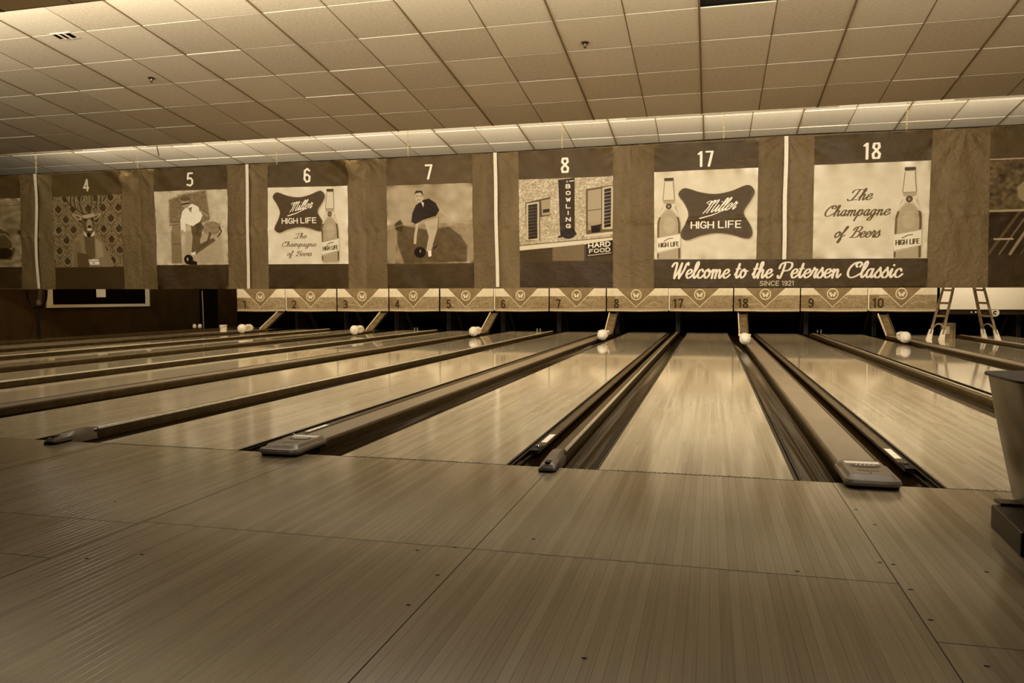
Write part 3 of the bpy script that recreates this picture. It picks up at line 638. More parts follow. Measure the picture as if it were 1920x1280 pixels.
def gname(i): return 'lane %s' % LN[i] if LN.get(i) else ('the ladder lane' if i == 4 else 'the outermost lane')
def gutter(x0, x1, i, side, cap, bumper):
    w = x1-x0; n = 11; pr = []
    for k in range(n):
        a = math.pi*k/(n-1); pr.append((x0+w/2-math.cos(a)*(w/2-.004), -.018-.055*math.sin(a)))
    pr2 = [(x, z-.008) for x, z in pr][::-1]
    o = MB().prism_y(pr+pr2, .0, LEND, True).build('gutter', M_gut, smooth=True)
    tag(o, 'dark glossy gutter on the %s of %s, beside the %s' % (side, gname(i), cap), 'gutter', 'gutters along the lanes')
    lx = x0+.004 if side == 'right' else x1-.004     # the side next to the lane
    sgn = 1 if side == 'right' else -1
    MB().box(min(lx, lx+sgn*.012), max(lx, lx+sgn*.012), 0, LEND, -.022, -.012).box(min(lx+sgn*.03, lx+sgn*.036), max(lx+sgn*.03, lx+sgn*.036), 0, LEND, -.05, -.03).build('rim', M_gutrim, o)
    if bumper:
        a = lx+sgn*.012; b = a+sgn*.062
        rail = MB().box(min(a, b), max(a, b), .52, LEND, -.034, -.012).build('bumper_rail', mat('bumper_rail_dark', .24, .3, noise=.04, scale=4), o, bevel=.004)
        q0, q1 = sorted((a+sgn*.012, b-sgn*.008))
        MB().box(q0, q1, .82, 1.14, -.012, -.0108).build('sticker', M_paper, rail)
        MB().box(q0-.006, q1+.006, .5, .68, -.03, -.006).build('bracket', M_rubber, rail)
        MB().lathe([(.014, 0), (.014, .014), (.008, .02)], ((q0+q1)/2, .62, -.012), 12).build('bolt', M_chrome, rail)
    return o
def rrect(cx, y0, y1, hw, r, z, n=5):
    pts = []
    for (sx, sy, a0) in ((1, 1, 0), (-1, 1, 90), (-1, -1, 180), (1, -1, 270)):
        for k in range(n):
            a = math.radians(a0+90*k/(n-1)); rx = min(r, hw*.95)
            pts.append((cx+sx*(hw-rx)+rx*math.cos(a), (y1-r if sy > 0 else y0+r)+r*math.sin(a), z))
    return pts
def wide_cap(cx, ll, lr):
    t = empty('ball_return_capping', (cx, 0, -.08), 'wide beige capping over the ball track between %s and %s' % (ll, lr), 'capping', 'cappings between the lanes')
    off = (0, 0, .08)
    def P(b, n, m, par=t, **k): o = b.build(n, m, par, **k); o.location = off if par is t else (0, 0, 0); return o
    P(MB().box(-.108, .108, .2, 16.3, -.08, .044), 'deck', M_cap)
    for s in (-1, 1):
        pr = [(s*.109, -.08), (s*.109, .04), (s*.112, .048), (s*.118, .051), (s*.126, .049), (s*.131, .042), (s*.133, .03), (s*.128, -.02), (s*.131, -.08)]
        P(MB().prism_y(pr, .18, 16.2), 'side_rail', M_caprail, smooth=True)
    P(MB().box(-.1045, -.1005, .2, 16.15, .0442, .0448), 'groove', M_gutrim)
    e = P(MB().loft([rrect(0, -.135, .3, .137, .05, .02), rrect(0, -.14, .3, .142, .055, .035), rrect(0, -.132, .3, .136, .05, .048), rrect(0, -.11, .3, .118, .045, .050), rrect(0, -.085, .3, .106, .04, .068), rrect(0, -.07, .3, .1, .035, .069)]), 'end_cap', mat('capping_grey', .47, .3, noise=.03, grey=.25), smooth=True)
    P(MB().loft([rrect(0, -.125, .3, .13, .05, 0.001), rrect(0, -.13, .3, .133, .05, .02)]), 'skirt', M_rubber, smooth=True)
    P(MB().box(-.09, .09, .2, .262, .069, .0702), 'label', M_paper, e)
    P(MB().lathe([(.075, .0), (.078, .002), (.07, .0024)], (.005, .15, .0688), 24, 1, .62), 'logo_plate', mat('plate_dark', .25, .3, noise=.02), e)
    lg = MB()
    for k in range(5): lg.tube([(-.045+k*.022, .128, .0722), (-.035+k*.022, .172, .0722), (-.028+k*.022, .132, .0722)], .004, 5)
    P(lg, 'logo', M_paper, e)
    P(MB().lathe([(.055, 0), (.056, .0015), (.045, .0005)], (.0, .04, .069), 24, 1, .6), 'embossed_oval', mat('plate_mid', .42, .3, noise=.02), e)
    P(MB().lathe([(.004, 0), (.004, .002)], (0, -.04, .069), 8), 'screw', M_rubber, e)
def narrow_cap(cx, ll, lr):
    t = empty('narrow_capping', (cx, 0, -.08), 'narrow grooved capping between %s and %s' % (ll, lr), 'capping', 'cappings between the lanes')
    def P(b, n, m, par=t, **k): o = b.build(n, m, par, **k); o.location = (0, 0, .08) if par is t else (0, 0, 0); return o
    pr = [(-.04, -.08), (-.042, .03), (-.038, .047), (-.028, .053), (-.02, .05), (.01, .05), (.018, .052), (.03, .055), (.04, .047), (.043, .03), (.041, -.08)]
    P(MB().prism_y(pr, .22, 17.1), 'rail', M_caprail, smooth=True)
    P(MB().prism_y([(.022, .054), (.03, .062), (.039, .056), (.044, .045), (.0405, .045)], .26, 17.0), 'bead', mat('capping_pale', .7, .25, noise=.04), smooth=True)
    e = MB(); rings = []
    for y, hw, zt, zb in ((-.14, .03, .018, .0), (-.135, .041, .03, 0), (-.11, .046, .044, 0), (-.04, .046, .055, 0), (.06, .045, .066, -.02), (.16, .044, .07, -.05), (.24, .043, .064, -.06), (.26, .04, .055, -.06)):
        rings.append([(-hw, y, zb), (-hw, y, zb+(zt-zb)*.7), (-hw*.6, y, zt), (hw*.6, y, zt), (hw, y, zb+(zt-zb)*.7), (hw, y, zb)])
    ec = P(e.loft(rings), 'end_cap', mat('capping_grey', .47, .3, noise=.03, grey=.25), smooth=True)
    P(MB().box(-.016, .016, -.115, -.055, .047, .054), 'slot', M_rubber, ec)
    P(MB().loft([rrect(0, -.148, .02, .05, .03, 0.001), rrect(0, -.152, .02, .052, .03, .014), rrect(0, -.14, .02, .042, .03, .022)]), 'bumper_foot', M_rubber, smooth=True)
for k in range(-4, 3):
    # wide division: right of even lane 2k, left of 2k+1
    a = k*PITCH+W; b = a+GW; c = (a+b)/2+.0
    L_, R_ = gname(2*k), gname(2*k+1)
    gutter(a+.011, c-.134, 2*k, 'right', 'wide capping', k in (-1, -2, -3))
    gutter(c+.134, b-.011, 2*k+1, 'left', 'wide capping', k == 0)
    wide_cap(c, L_, R_)
    # narrow division: left of even lane 2k
    a = k*PITCH-GN; b = k*PITCH; c = (a+b)/2
    rn = 2*k-1
    if k > -4:
        gutter(a+.011, c-.044, rn, 'right', 'narrow capping', k in (0, 1)); narrow_cap(c, gname(rn), gname(2*k))
    else:
        t = MB().box(c-.1, c+.044, 0, LEND, -.3, .04).box(c-.1, c-.06, 0, LEND, .04, .06).build('edge_capping', M_caprail); tag(t, 'brown side ledge along the outer edge of lane 1 by the low floor', 'ledge')
    gutter(c+.044, b-.011, 2*k, 'left', 'narrow capping' if k > -4 else 'outer ledge', False)
XR = 2*PITCH+W+GW+W
sub = MB().box(-14.35, XR+1, .001, 24, -.5, -.12).build('floor', M_black); tag(sub, kind='structure')
lf = MB().box(-22, -14.36, -9, 24, -.4, -.3).build('floor', mat('walkway_brown', .3, .6, noise=.04, scale=2)); tag(lf, kind='structure')

# ------------------------------------------------------------------ pits, kickbacks, ramps, white covers
pit = MB().box(-14.2, 12, 19.6, 19.8, -.3, 2.0).box(-14.2, 12, 17.5, 19.6, 1.95, 2.0).build('wall_back', M_black); tag(pit, kind='structure')  # second box is an added unseen lid keeping lamp light out of the pits
for k in range(-4, 3):
    for c, nm in ((k*PITCH+W+GW/2, 'wide'), (k*PITCH-GN/2, 'narrow')):
        if c < -14: continue
        li = 2*k if nm == 'wide' else 2*k-1
        o = MB().box(c-.05, c+.05, 18.25, 19.5, -.1, .62).build('kickback_panel', M_kick)
        MB().box(c-.06, c-.05, 18.22, 18.25, -.1, .6).build('edge_trim', mat('kick_edge', .4, .4, noise=.05), o)
        tag(o, 'dark kickback panel in the pit between %s and %s' % (gname(li), gname(li+1)), 'panel', 'kickback panels in the pits')
def ramp(k, seen):
    c = k*PITCH+W+GW/2
    t = empty('ramp_plate', (c, 16.22, .045), seen, 'ramp', 'metal ramps rising under the masking panels')
    MB().add([(-.1, 0, 0), (.1, 0, 0), (.1, 1.0, .48), (-.1, 1.0, .48), (-.1, 0, .015), (.1, 0, .015), (.1, 1.0, .495), (-.1, 1.0, .495)], BOXF).build('plate', M_steel, t)
    for s in (-1, 1):
        MB().add([(s*.1, 0, 0), (s*.125, 0, 0), (s*.125, 1.0, .46), (s*.1, 1.0, .46), (s*.1, 0, .04), (s*.125, 0, .04), (s*.125, 1.0, .53), (s*.1, 1.0, .53)], BOXF).build('flange', mat('ramp_flange_lit', .74, .4, noise=.04) if s < 0 else M_kick, t)  # left flange coloured pale as the lit side, right one dark as the shaded side
RL = {-4: 'dark green-tinged ramp between lanes 1 and 2 in the shadow', -3: 'pale steel ramp between lanes 3 and 4', -2: 'bright-edged steel ramp between lanes 5 and 6', -1: 'steel ramp between lanes 7 and 8', 0: 'upright-looking steel ramp between lanes 17 and 18', 1: 'steel ramp between lanes 9 and 10'}
for k, l in RL.items(): ramp(k, l)
def cover(x, y, lab):
    t = empty('white_cover', (x, y, .046), lab, 'cover', 'white rounded covers on the cappings')
    MB().lathe([(.055, 0), (.1, .02), (.122, .08), (.125, .13), (.112, .17), (.085, .2), (.07, .21), (.064, .235), (.04, .25), (.004, .254)], (0, 0, 0), 18, .93, 1).build('shell', M_white, t, smooth=True)
    MB().tube([(0, .0, .11), (0, .08, .11), (0, .14, .11), (0, .19, .1)], [.1, .105, .1, .085], 14).build('rear_drum', M_white, t, smooth=True)
    f_ = MB()
    for a in range(6):
        q = a*math.pi/3+.3; f_.lathe([(.028, -.02), (.034, .0), (.028, .02)], (.1*math.cos(q), .08*math.sin(q)-.01, .17), 8)
    f_.build('lug', M_white, t, smooth=True)
    MB().lathe([(.022, 0), (.022, .004)], (0, 0, 0), 10, 1.3, .6).build('badge', M_rubber, t)
    bd = t.children[-1]; bd.rotation_euler = (math.pi/2, 0, 0); bd.location = (0, -.125, .1)
for (u, v, l) in ((463, 622, 'white knobbly cover on the capping between lanes 1 and 2'), (672, 625, 'white knobbly cover on the capping between lanes 3 and 4'), (893, 628, 'white knobbly cover on the capping between lanes 5 and 6'),
                  (1132, 635, 'white rounded cover on the capping between lanes 7 and 8'), (1396, 643, 'white rounded cover seen end-on between lanes 17 and 18'), (1692, 640, 'white knobbly cover between lanes 9 and 10, left of the ladder')):
    p = px(u, v, 2, .046); cover(p.x, p.y, l)
for (u, v, l) in ((780, 619, 'lane 5'), (1010, 621, 'lane 7'), (1536, 624, 'lane 9')):
    p = px(u, v, 2, 0)
    for s in (-1, 1):
        o = MB().lathe([(.012, 0), (.02, .01), (.018, .06), (.012, .085), (.004, .09)], (p.x+s*.045, p.y, 0), 8).build('white_peg', M_white, smooth=True)
        tag(o, '%s of two tiny white pegs at the dark end of %s' % ('left-hand' if s < 0 else 'right-hand', l), 'peg', 'pairs of pegs on the lanes')
p = px(417, 624, 2, .0)
bk = empty('white_bucket', (-14.2, 17.0, .06), 'small white bucket standing on lane 1 at the far left', 'bucket')
p = px(417, 624, 1, 17.0); bk.location = (p.x, 17.0, p.z)
MB().lathe([(.085, 0), (.1, .1), (.105, .2), (.11, .205), (.11, .215), (.1, .215), (.09, .02)], (0, 0, 0), 18).build('pail', M_white, bk, smooth=True)
MB().tube([(-.11, 0, .2), (-.08, -.1, .16), (0, -.14, .12), (.08, -.1, .16), (.11, 0, .2)], .005, 6).build('handle', M_caprail, bk)
bk.location = (-12.98, 15.2, .0)
zb = p.z
o = MB().box(p.x-.9, -14.17, 18.25, 19.5, -.3, -.02).build('side_ledge', M_kick); tag(o, 'dark raised ledge at the foot of the recess left of lane 1', 'ledge')

# ------------------------------------------------------------------ masking panels over the pins
BND = [445, 537, 633, 730, 825, 927, 1030, 1137, 1254, 1375, 1500, 1627, 1757]
NUM = ['1', '2', '3', '4', '5', '6', '7', '8', '17', '18', '9', '10']
YM = 17.25; MH = 1.35
def mask_art(num, seed):
    w, h = 360, 288; cv = Cv(w, h, .52); H = lambda z: 1-z/MH      # z above the panel foot
    rng = np.random.default_rng(seed)
    for k in range(26):
        x = rng.random(); y = H(rng.random()*.4); d = rng.choice([-1, 1])
        cv.stroke(crom([(x, y), (x+.1*d, y-.04), (x+.22*d, y-.02+rng.normal()*.03)], 4), rng.integers(2, 9), .46+rng.random()*.24, .5)
    cv.poly([(0, H(.42)), (.13, H(.42)), (.2, H(.2)), (.28, H(.08)), (0, H(.08))], .42, .7, 5); cv.noise(.02, 2, seed=seed)
    cv.rect(0, -.1, 1, H(.42), .76); cv.rect(0, H(.07), 1, 1.1, .62)
    cv.poly([(.48, H(.12)), (.48-.61, H(1.1)), (.48-.61, H(1.4)), (.48+.61, H(1.4)), (.48+.61, H(1.1))], .45)
    cv.noise(.012, 6, seed=seed+50)
    cv.stroke([(.48-.62, H(1.11)), (.48, H(.115)), (.48+.62, H(1.11))], 3, .84)
    cx, cy = .48*w, H(.45)*h; r = 29
    a = np.linspace(0, 2*np.pi, 30)
    cv.stroke(np.stack([cx+r*np.cos(a), cy+r*np.sin(a)], 1), 5, .8, 1, True)
    P = lambda l: np.array([(cx+x*r, cy+y*r) for x, y in l])
    for s in (-1, 1):
        cv.poly(P([(0, .2), (s*.2, -.25), (s*.62, -.45), (s*.68, -.05), (s*.5, .15), (s*.42, .5), (s*.15, .55)])/[w, h], .78)
        cv.stroke(P([(s*.15, -.1), (s*.5, -.2)]), 2, .46, 1, True)
    wd = 22 if len(num) == 1 else 50
    sans_text(cv, num, .125*w if len(num) == 1 else .07*w, (.125*w if len(num) == 1 else .07*w)+wd, H(.1)*h, 46, 8, .18, gap=.3)
    return cv.a
def sheet(name, m, quad, nx, nz, dfun, parent=None, loc=(0, 0, 0)):
    """grid over quad = (tl, tr, bl, br), pushed along y by dfun(x, z)"""
    tl, tr, bl, br = [np.array(q, float) for q in quad]
    U, V = np.meshgrid(np.linspace(0, 1, nx+1), np.linspace(0, 1, nz+1)); U = U[..., None]; V = V[..., None]
    P = (tl*(1-U)+tr*U)*(1-V)+(bl*(1-U)+br*U)*V
    P[..., 1] += dfun(P[..., 0], P[..., 2]); P -= np.array(loc)
    idx = np.arange((nx+1)*(nz+1)).reshape(nz+1, nx+1)
    F = np.stack([idx[:-1, :-1], idx[1:, :-1], idx[1:, 1:], idx[:-1, 1:]], -1).reshape(-1, 4)
    me = bpy.data.meshes.new(name); me.from_pydata(P.reshape(-1, 3).tolist(), [], F.tolist()); me.materials.append(m)
    uv = me.uv_layers.new(name='UVMap'); UV = np.concatenate([U, 1-V], -1).reshape(-1, 2)
    li = np.empty(len(me.loops), np.int32); me.loops.foreach_get('vertex_index', li)
    uv.data.foreach_set('uv', UV[li].astype(np.float32).ravel())
    me.polygons.foreach_set('use_smooth', [True]*len(me.polygons)); me.update()
    o = bpy.data.objects.new(name, me); COL.objects.link(o); o.location = loc
    if parent: o.parent = parent; o.location = (0, 0, 0)
    return o
for i, n in enumerate(NUM):
    a = px(BND[i]+1.1, 583, 1, YM); b = px(BND[i+1]-1.1, 583+(.5 if i > 8 else 0), 1, YM); sag = .0
    t = empty('masking_panel', ((a.x+b.x)/2, YM, a.z), 'tan masking panel with a pointed pennant and round emblem, numbered %s' % n, 'masking panel', 'masking panels over the lane ends')
    im = img_mat('masking_print', mask_art(n, 100+i), .5)
    ph = random.random()*6
    fn = lambda x, z, ph=ph: .012*np.sin(x*3.1+ph)+.006*np.sin(x*9+z*5+ph)
    L3 = ((a.x+b.x)/2, YM, a.z)
    sheet('printed_face', im, ((a.x, YM-.02, a.z+MH), (b.x, YM-.02, b.z+MH), (a.x, YM-.02, a.z+.0), (b.x, YM-.02, b.z)), 18, 12, fn, t, L3)
    MB().box(a.x-L3[0]+.01, b.x-L3[0]-.01, .02, .06, .02, MH).build('backing', M_kick, t)
    MB().tube([(a.x-L3[0]+.01, -.02+float(fn(np.array(a.x), 0)), .01), (0, -.035, .0), (b.x-L3[0]-.01, -.02, b.z-a.z+.01)], .022, 8).build('bottom_lip', mat('panel_lip', .62, .4, noise=.05), t, smooth=True)
    if BND[i] in (537, 927, 1254, 1627):
        MB().box(a.x-L3[0]-.02, a.x-L3[0]+.01, -.035, 0, .02, MH).build('edge_strip', M_strip, t)
a = px(1757, 583, 1, YM); w0 = px(1762, 580, 1, YM)
o = MB().box(w0.x, w0.x+5.2, YM, YM+.04, w0.z, w0.z+1.35).build('white_masking_panel', mat('panel_white', .9, .55, noise=.01), bevel=.004); tag(o, 'plain white masking panel behind the ladder, without print', 'masking panel')
t = empty('machine_beam', (w0.x+2.6, YM+.03, w0.z-.12), 'long dark beam with a round letter badge under the plain white panel', 'beam')
MB().box(-2.6, 2.6, 0, .08, .0, .12).build('rail', M_retd, t)
q = px(1866, 586, 1, YM)
bd = MB().lathe([(.1, 0), (.1, .012), (.09, .016)], (0, 0, 0), 24).build('badge', M_white, t); bd.rotation_euler = (math.pi/2, 0, 0); bd.location = (q.x-(w0.x+2.6), -.005, q.z-w0.z+.12)
cc = MB().tube([(.035*math.cos(a_), .035*math.sin(a_), .018) for a_ in [math.radians(d) for d in range(45, 316, 27)]], .012, 6).build('letter', M_rubber, bd)
for s in (1822, 1830):
    q = px(s, 585, 1, YM); MB().lathe([(.02, 0), (.02, .01)], (0, 0, 0), 8).build('rivet', M_white, t); r_o = t.children[-1]; r_o.rotation_euler = (math.pi/2, 0, 0); r_o.location = (q.x-(w0.x+2.6), -.004, q.z-w0.z+.12)

# ------------------------------------------------------------------ hanging curtain, posters, seam strips
YB = 14.1
_rng = np.random.default_rng(5)
_ws = [(_rng.uniform(1, 5), _rng.uniform(1, 6), _rng.uniform(0, 6), _rng.uniform(.3, 1)) for _ in range(10)]
SEAM = [max(-20.1, px(u, 430, 1, YB).x) for u in (-215, 68.5, 264, 464.5, 686, 930, 1181, 1473, 1804, 2120)]
def drape(x, z):
    d = np.zeros_like(np.asarray(x, float))
    for a, b, c, w in _ws: d = d+.007*w*np.sin(a*x+b*z*.7+c+1.3*np.sin(b*x*.6+c))
    zc = 2.78+.03*np.sin(x*1.7); d = d-.035*np.exp(-((z-zc)/.035)**2)*(.55+.45*np.sin(x*5.3+np.sin(x*11)))
    d = d+.012*np.exp(-((z-zc+.12)/.05)**2)*np.sin(x*13)
    for s in SEAM:            # creases gathered at the hung corners
        dx = x-s; dz = 4.6-z; r = np.hypot(dx, dz)+.05; th = np.arctan2(dx, dz)
        d = d+.04*np.sin(th*11+s)*np.exp(-r/.75)*np.clip(r/.25, 0, 1)
        d = d+.018*np.exp(-(dx/.07)**2)*np.clip((4.9-z)/3, 0, 1)
        d = d+.03*np.exp(-((z-2.76)/.12)**2)*np.exp(-(dx/.5)**2)*np.sin(x*22+z*8)
    # loose diagonal folds near posters four and six
    for x0, amp in ((SEAM[2]-.55, .09), (SEAM[4]-.35, .1), (SEAM[3]-.2, .0)):
        q = (x-x0)*.8+(z-4.45); d = d+amp*np.sin(q*9)*np.exp(-((x-x0)/.75)**2-((z-4.5)/.5)**2)
    return d*1.0
ZT = {0: 4.56, 1: 4.555, 2: 4.55, 3: 4.54, 4: 4.52, 5: 4.52, 6: 4.55, 7: 4.59, 8: 4.56, 9: 4.56}
CL = ['curtain bay at the picture\'s left edge, round the half-seen poster', 'curtain bay behind the antlered figure poster numbered 4', 'curtain bay behind the sepia bowler poster numbered 5', 'curtain bay behind the bottle poster numbered 6', 'curtain bay behind the dark-shirted bowler poster numbered 7',
      'curtain bay behind the building photograph poster numbered 8', 'curtain bay behind the bottle and emblem poster numbered 17', 'curtain bay behind the handwritten slogan poster numbered 18', 'curtain bay at the picture\'s right edge, above the ladder']
for i in range(9):
    a, b = SEAM[i], SEAM[i+1]; za, zb_ = ZT[i], ZT[i+1]; bz = 1.255-.008*i; bz1 = 1.255-.008*(i+1)
    L3 = ((a+b)/2, YB, bz); yo = YB
    o = sheet('hanging_curtain', M_cur if i % 2 else M_curd, ((a, yo, za), (b, yo, zb_), (a, yo, bz), (b, yo, bz1)), int((b-a)/.045), 74, drape, None, L3)
    tag(o, 'brown vinyl '+CL[i], 'curtain', 'curtain bays hung over the lanes')
    MB().tube([(a-L3[0], 0, za-L3[2]+.01), (b-L3[0], 0, zb_-L3[2]+.01)], .014, 6).build('hanging_rod', M_pl, o)
    if i not in (1, 3, 5, 7):
        hx = b-L3[0]-.006; MB().box(hx-.006, hx+.006, -.03+float(drape(np.array(b), np.array(3.0))), .0, .02, zb_-L3[2]-.02).build('seam_shade', M_retd, o)  # thin dark strip standing in for the shade in the seam gap
def poster(cv, tl, tr, bl, br, lab, name='poster', y=YB-.012):
    q = [px(u, v, 1, y) for u, v in (tl, tr, bl, br)]
    c = (q[2]+q[3])/2
    o = sheet(name, img_mat('print', cv.a if isinstance(cv, Cv) else cv, .45, .22), [tuple(p) for p in q], 52, 72, drape, None, (c.x, y, c.z))
    tag(o, lab, 'poster', 'printed posters along the curtain'); return o
poster(P3(), (-12, 330), (36, 328.5), (-8, 540.5), (42, 540.5), 'half-seen bowling poster cut off by the picture\'s left edge')
poster(P4(), (96, 327), (225, 320.5), (105, 542), (233, 541.5), 'poster numbered 4 of an antlered figure in a blazer before patterned wallpaper')
poster(P5(), (287.3, 316.5), (425.3, 310.5), (296.5, 541.5), (428.6, 541.5), 'poster numbered 5 of a white-shirted bowler stooping over a dark ball')
poster(P6(), (501, 305.5), (651, 301), (504, 541), (654, 541), 'white poster numbered 6 with dark emblem, bottle and handwritten slogan')
poster(P7(), (724.4, 296.5), (884.4, 290), (726.9, 539.5), (889, 539), 'poster numbered 7 of a dark-shirted man bending to release a ball')
poster(P8(), (971.9, 284.5), (1149.4, 276), (975, 538.5), (1148.8, 538.5), 'poster numbered 8 of an old stone building with a vertical BOWLING sign')
poster(P17(), (1226.6, 272), (1423, 261), (1226.6, 486), (1418, 486), 'white poster numbered 17 with a bottle left of a large dark emblem')
poster(P18(), (1527.7, 255), (1748.5, 243.5), (1523.6, 485), (1738, 484), 'white poster numbered 18 with a large handwritten slogan left of a bottle')
poster(P9(), (1857.8, 238.5), (2095, 227), (1851.6, 537.5), (2085, 536), 'dark painted bowling poster cut off by the picture\'s right edge')
wc = Cv(1560, 160, .235); wc.noise(.01, 10, seed=31)
LX = lambda u: (u-1226.6)/(1740-1226.6)*1560
for t_, a, b in (('Welcome', 1260, 1379), ('to', 1386, 1412), ('the', 1420, 1461), ('Petersen', 1470, 1588), ('Classic', 1596, 1698)):
    script_text(wc, t_, LX(a), LX(b)-10, 106, 50, 13.5, .86, .24, .9)
sans_text(wc, 'SINCE', LX(1436), LX(1472), 150, 25, 4, .74); sans_text(wc, '1921', LX(1478), LX(1500), 150, 25, 4, .74)
o = poster(wc, (1226.6, 487), (1740, 485), (1226.6, 539), (1737, 537), 'dark strip banner reading Welcome to the Petersen Classic, below posters 17 and 18', 'welcome_banner', YB-.05)
for (u, v0, v1, u2, lab) in ((65, 326, 541, 72, 'left of poster 4, above the black stand'), (463, 308, 541, 466, 'between posters 5 and 6'), (928, 286, 538, 933, 'between posters 7 and 8'), (1474.5, 255, 486, 1470, 'between posters 17 and 18')):
    a = px(u, v0, 1, YB-.06); b = px(u2, v1, 1, YB-.06)
    n = 14; ls = []; rs = []
    for k in range(n+1):
        t_ = k/n; x = a.x+(b.x-a.x)*t_+(.035*math.sin(t_*7) if u == 65 else .006*math.sin(t_*9)); z = a.z+(b.z-a.z)*t_
        ls.append((x-.042, z)); rs.append((x+.042, z))
    mb = MB(); prv = []
    for k in range(n+1):
        prv.append([(ls[k][0]-b.x, -.008, ls[k][1]-b.z), (rs[k][0]-b.x, -.008, rs[k][1]-b.z), (rs[k][0]-b.x, .008, rs[k][1]-b.z), (ls[k][0]-b.x, .008, ls[k][1]-b.z)])
    o = mb.loft(prv).build('pale_strip', M_strip, loc=tuple(b)); tag(o, 'long pale strip hanging down the curtain '+lab, 'strip', 'pale vertical strips on the curtain')
def link_chain(u, v1, lab):
    b = px(u, v1, 1, 14.05); top = 5.85; mb = MB(); n = int((top-b.z)/.055); pitch = (top-b.z)/n
    for k in range(n):
        z = pitch*(k+.5); ring = []
        for a in range(8):
            q = a*math.pi/4; r0 = .018*math.cos(q); r1 = .034*math.sin(q)
            ring.append((r0, 0, z+r1) if k % 2 else (0, r0, z+r1))
        mb.tube(ring, .006, 4, True)
    o = mb.build('hanging_chain', mat('chain_metal', .7, .35, .5, .1), loc=tuple(b)); tag(o, lab, 'chain', 'chains holding up the curtain')
for u, v, l in ((68, 322, 'above the strip left of poster 4'), (258, 313, 'right of poster 4'), (519, 306, 'above poster 6'), (765, 291, 'above poster 7'), (1054, 276, 'above poster 8'), (1357, 259, 'above poster 17'), (1700, 241, 'above the bottle of poster 18')):
    link_chain(u, v+2, 'thin link chain dropping from the ceiling '+l)
o = MB().tube([tuple(px(293, 270, 1, 13.98)), tuple(px(298, 292, 1, 13.98))], .012, 6).build('dangling_rod', M_rubber); tag(o, 'short dark rod dangling under the ceiling edge above poster 5', 'rod')

# ------------------------------------------------------------------ ceiling
SL = .12747; TW = 1.2192; CX0 = .369
def rowpt(Y0, Z0, r): return Y0+r*TW*math.cos(SL), Z0-r*TW*math.sin(SL)
tile_me = {}
def tile_mesh(m):
    a, b = TW/2-.009, TW-.012
    me = bpy.data.meshes.new('ceiling_tile'); me.from_pydata(boxv(-a, a, .006, b, 0, .02), [], BOXF); me.materials.append(m); return me
tm = [tile_mesh(M_tile), tile_mesh(M_tile2)]
trg = random.Random(11)
def section(Y0, Z0, r0, r1, c0, c1, hole=()):
    y0, z0 = rowpt(Y0, Z0, r0); y1, z1 = rowpt(Y0, Z0, r1)
    xa, xb = CX0+c0*TW, CX0+c1*TW
    s = MB(); d = .05
    s.add([(xa, y0, z0+d), (xb, y0, z0+d), (xb, y1, z1+d), (xa, y1, z1+d), (xa, y0, z0+d+.02), (xb, y0, z0+d+.02), (xb, y1, z1+d+.02), (xa, y1, z1+d+.02)], BOXF)
    ce = s.build('ceiling', M_pl); tag(ce, kind='structure')
    for c in range(c0, c1):
        for r in range(r0, r1):
            if (c, r) in hole: continue
            y, z = rowpt(Y0, Z0, r); o = bpy.data.objects.new('ceiling_tile', tm[trg.random() < .4]); COL.objects.link(o); o.parent = ce
            drop = abs(trg.gauss(0, .006)); o.location = (CX0+(c+.5)*TW, y, z-drop)
            o.rotation_euler = (-SL+drop/TW*1.2+trg.gauss(0, .0015), trg.gauss(0, .0012), 0)
    for c in range(c0, c1+1):      # main tees every second joint are wider and hang lower
        x = CX0+c*TW; w = .017 if c % 2 == 0 else .010; h = .012 if c % 2 == 0 else .004
        s = MB().add([(x-w, y0, z0-h), (x+w, y0, z0-h), (x+w, y1, z1-h), (x-w, y1, z1-h), (x-w, y0, z0+.02), (x+w, y0, z0+.02), (x+w, y1, z1+.02), (x-w, y1, z1+.02)], BOXF)
        s.build('main_tee' if c % 2 == 0 else 'tee', M_tee, ce)
    return ce
Y0, Z0 = 8.98919, 5.74041
s1 = section(Y0, Z0, -3, 4, -18, 7, hole={(0, -1)})
s2 = section(17.65, 5.476, -3, 3, -21, 8)
s0 = section(4.93, 5.15, -2, 0, -13, 0)
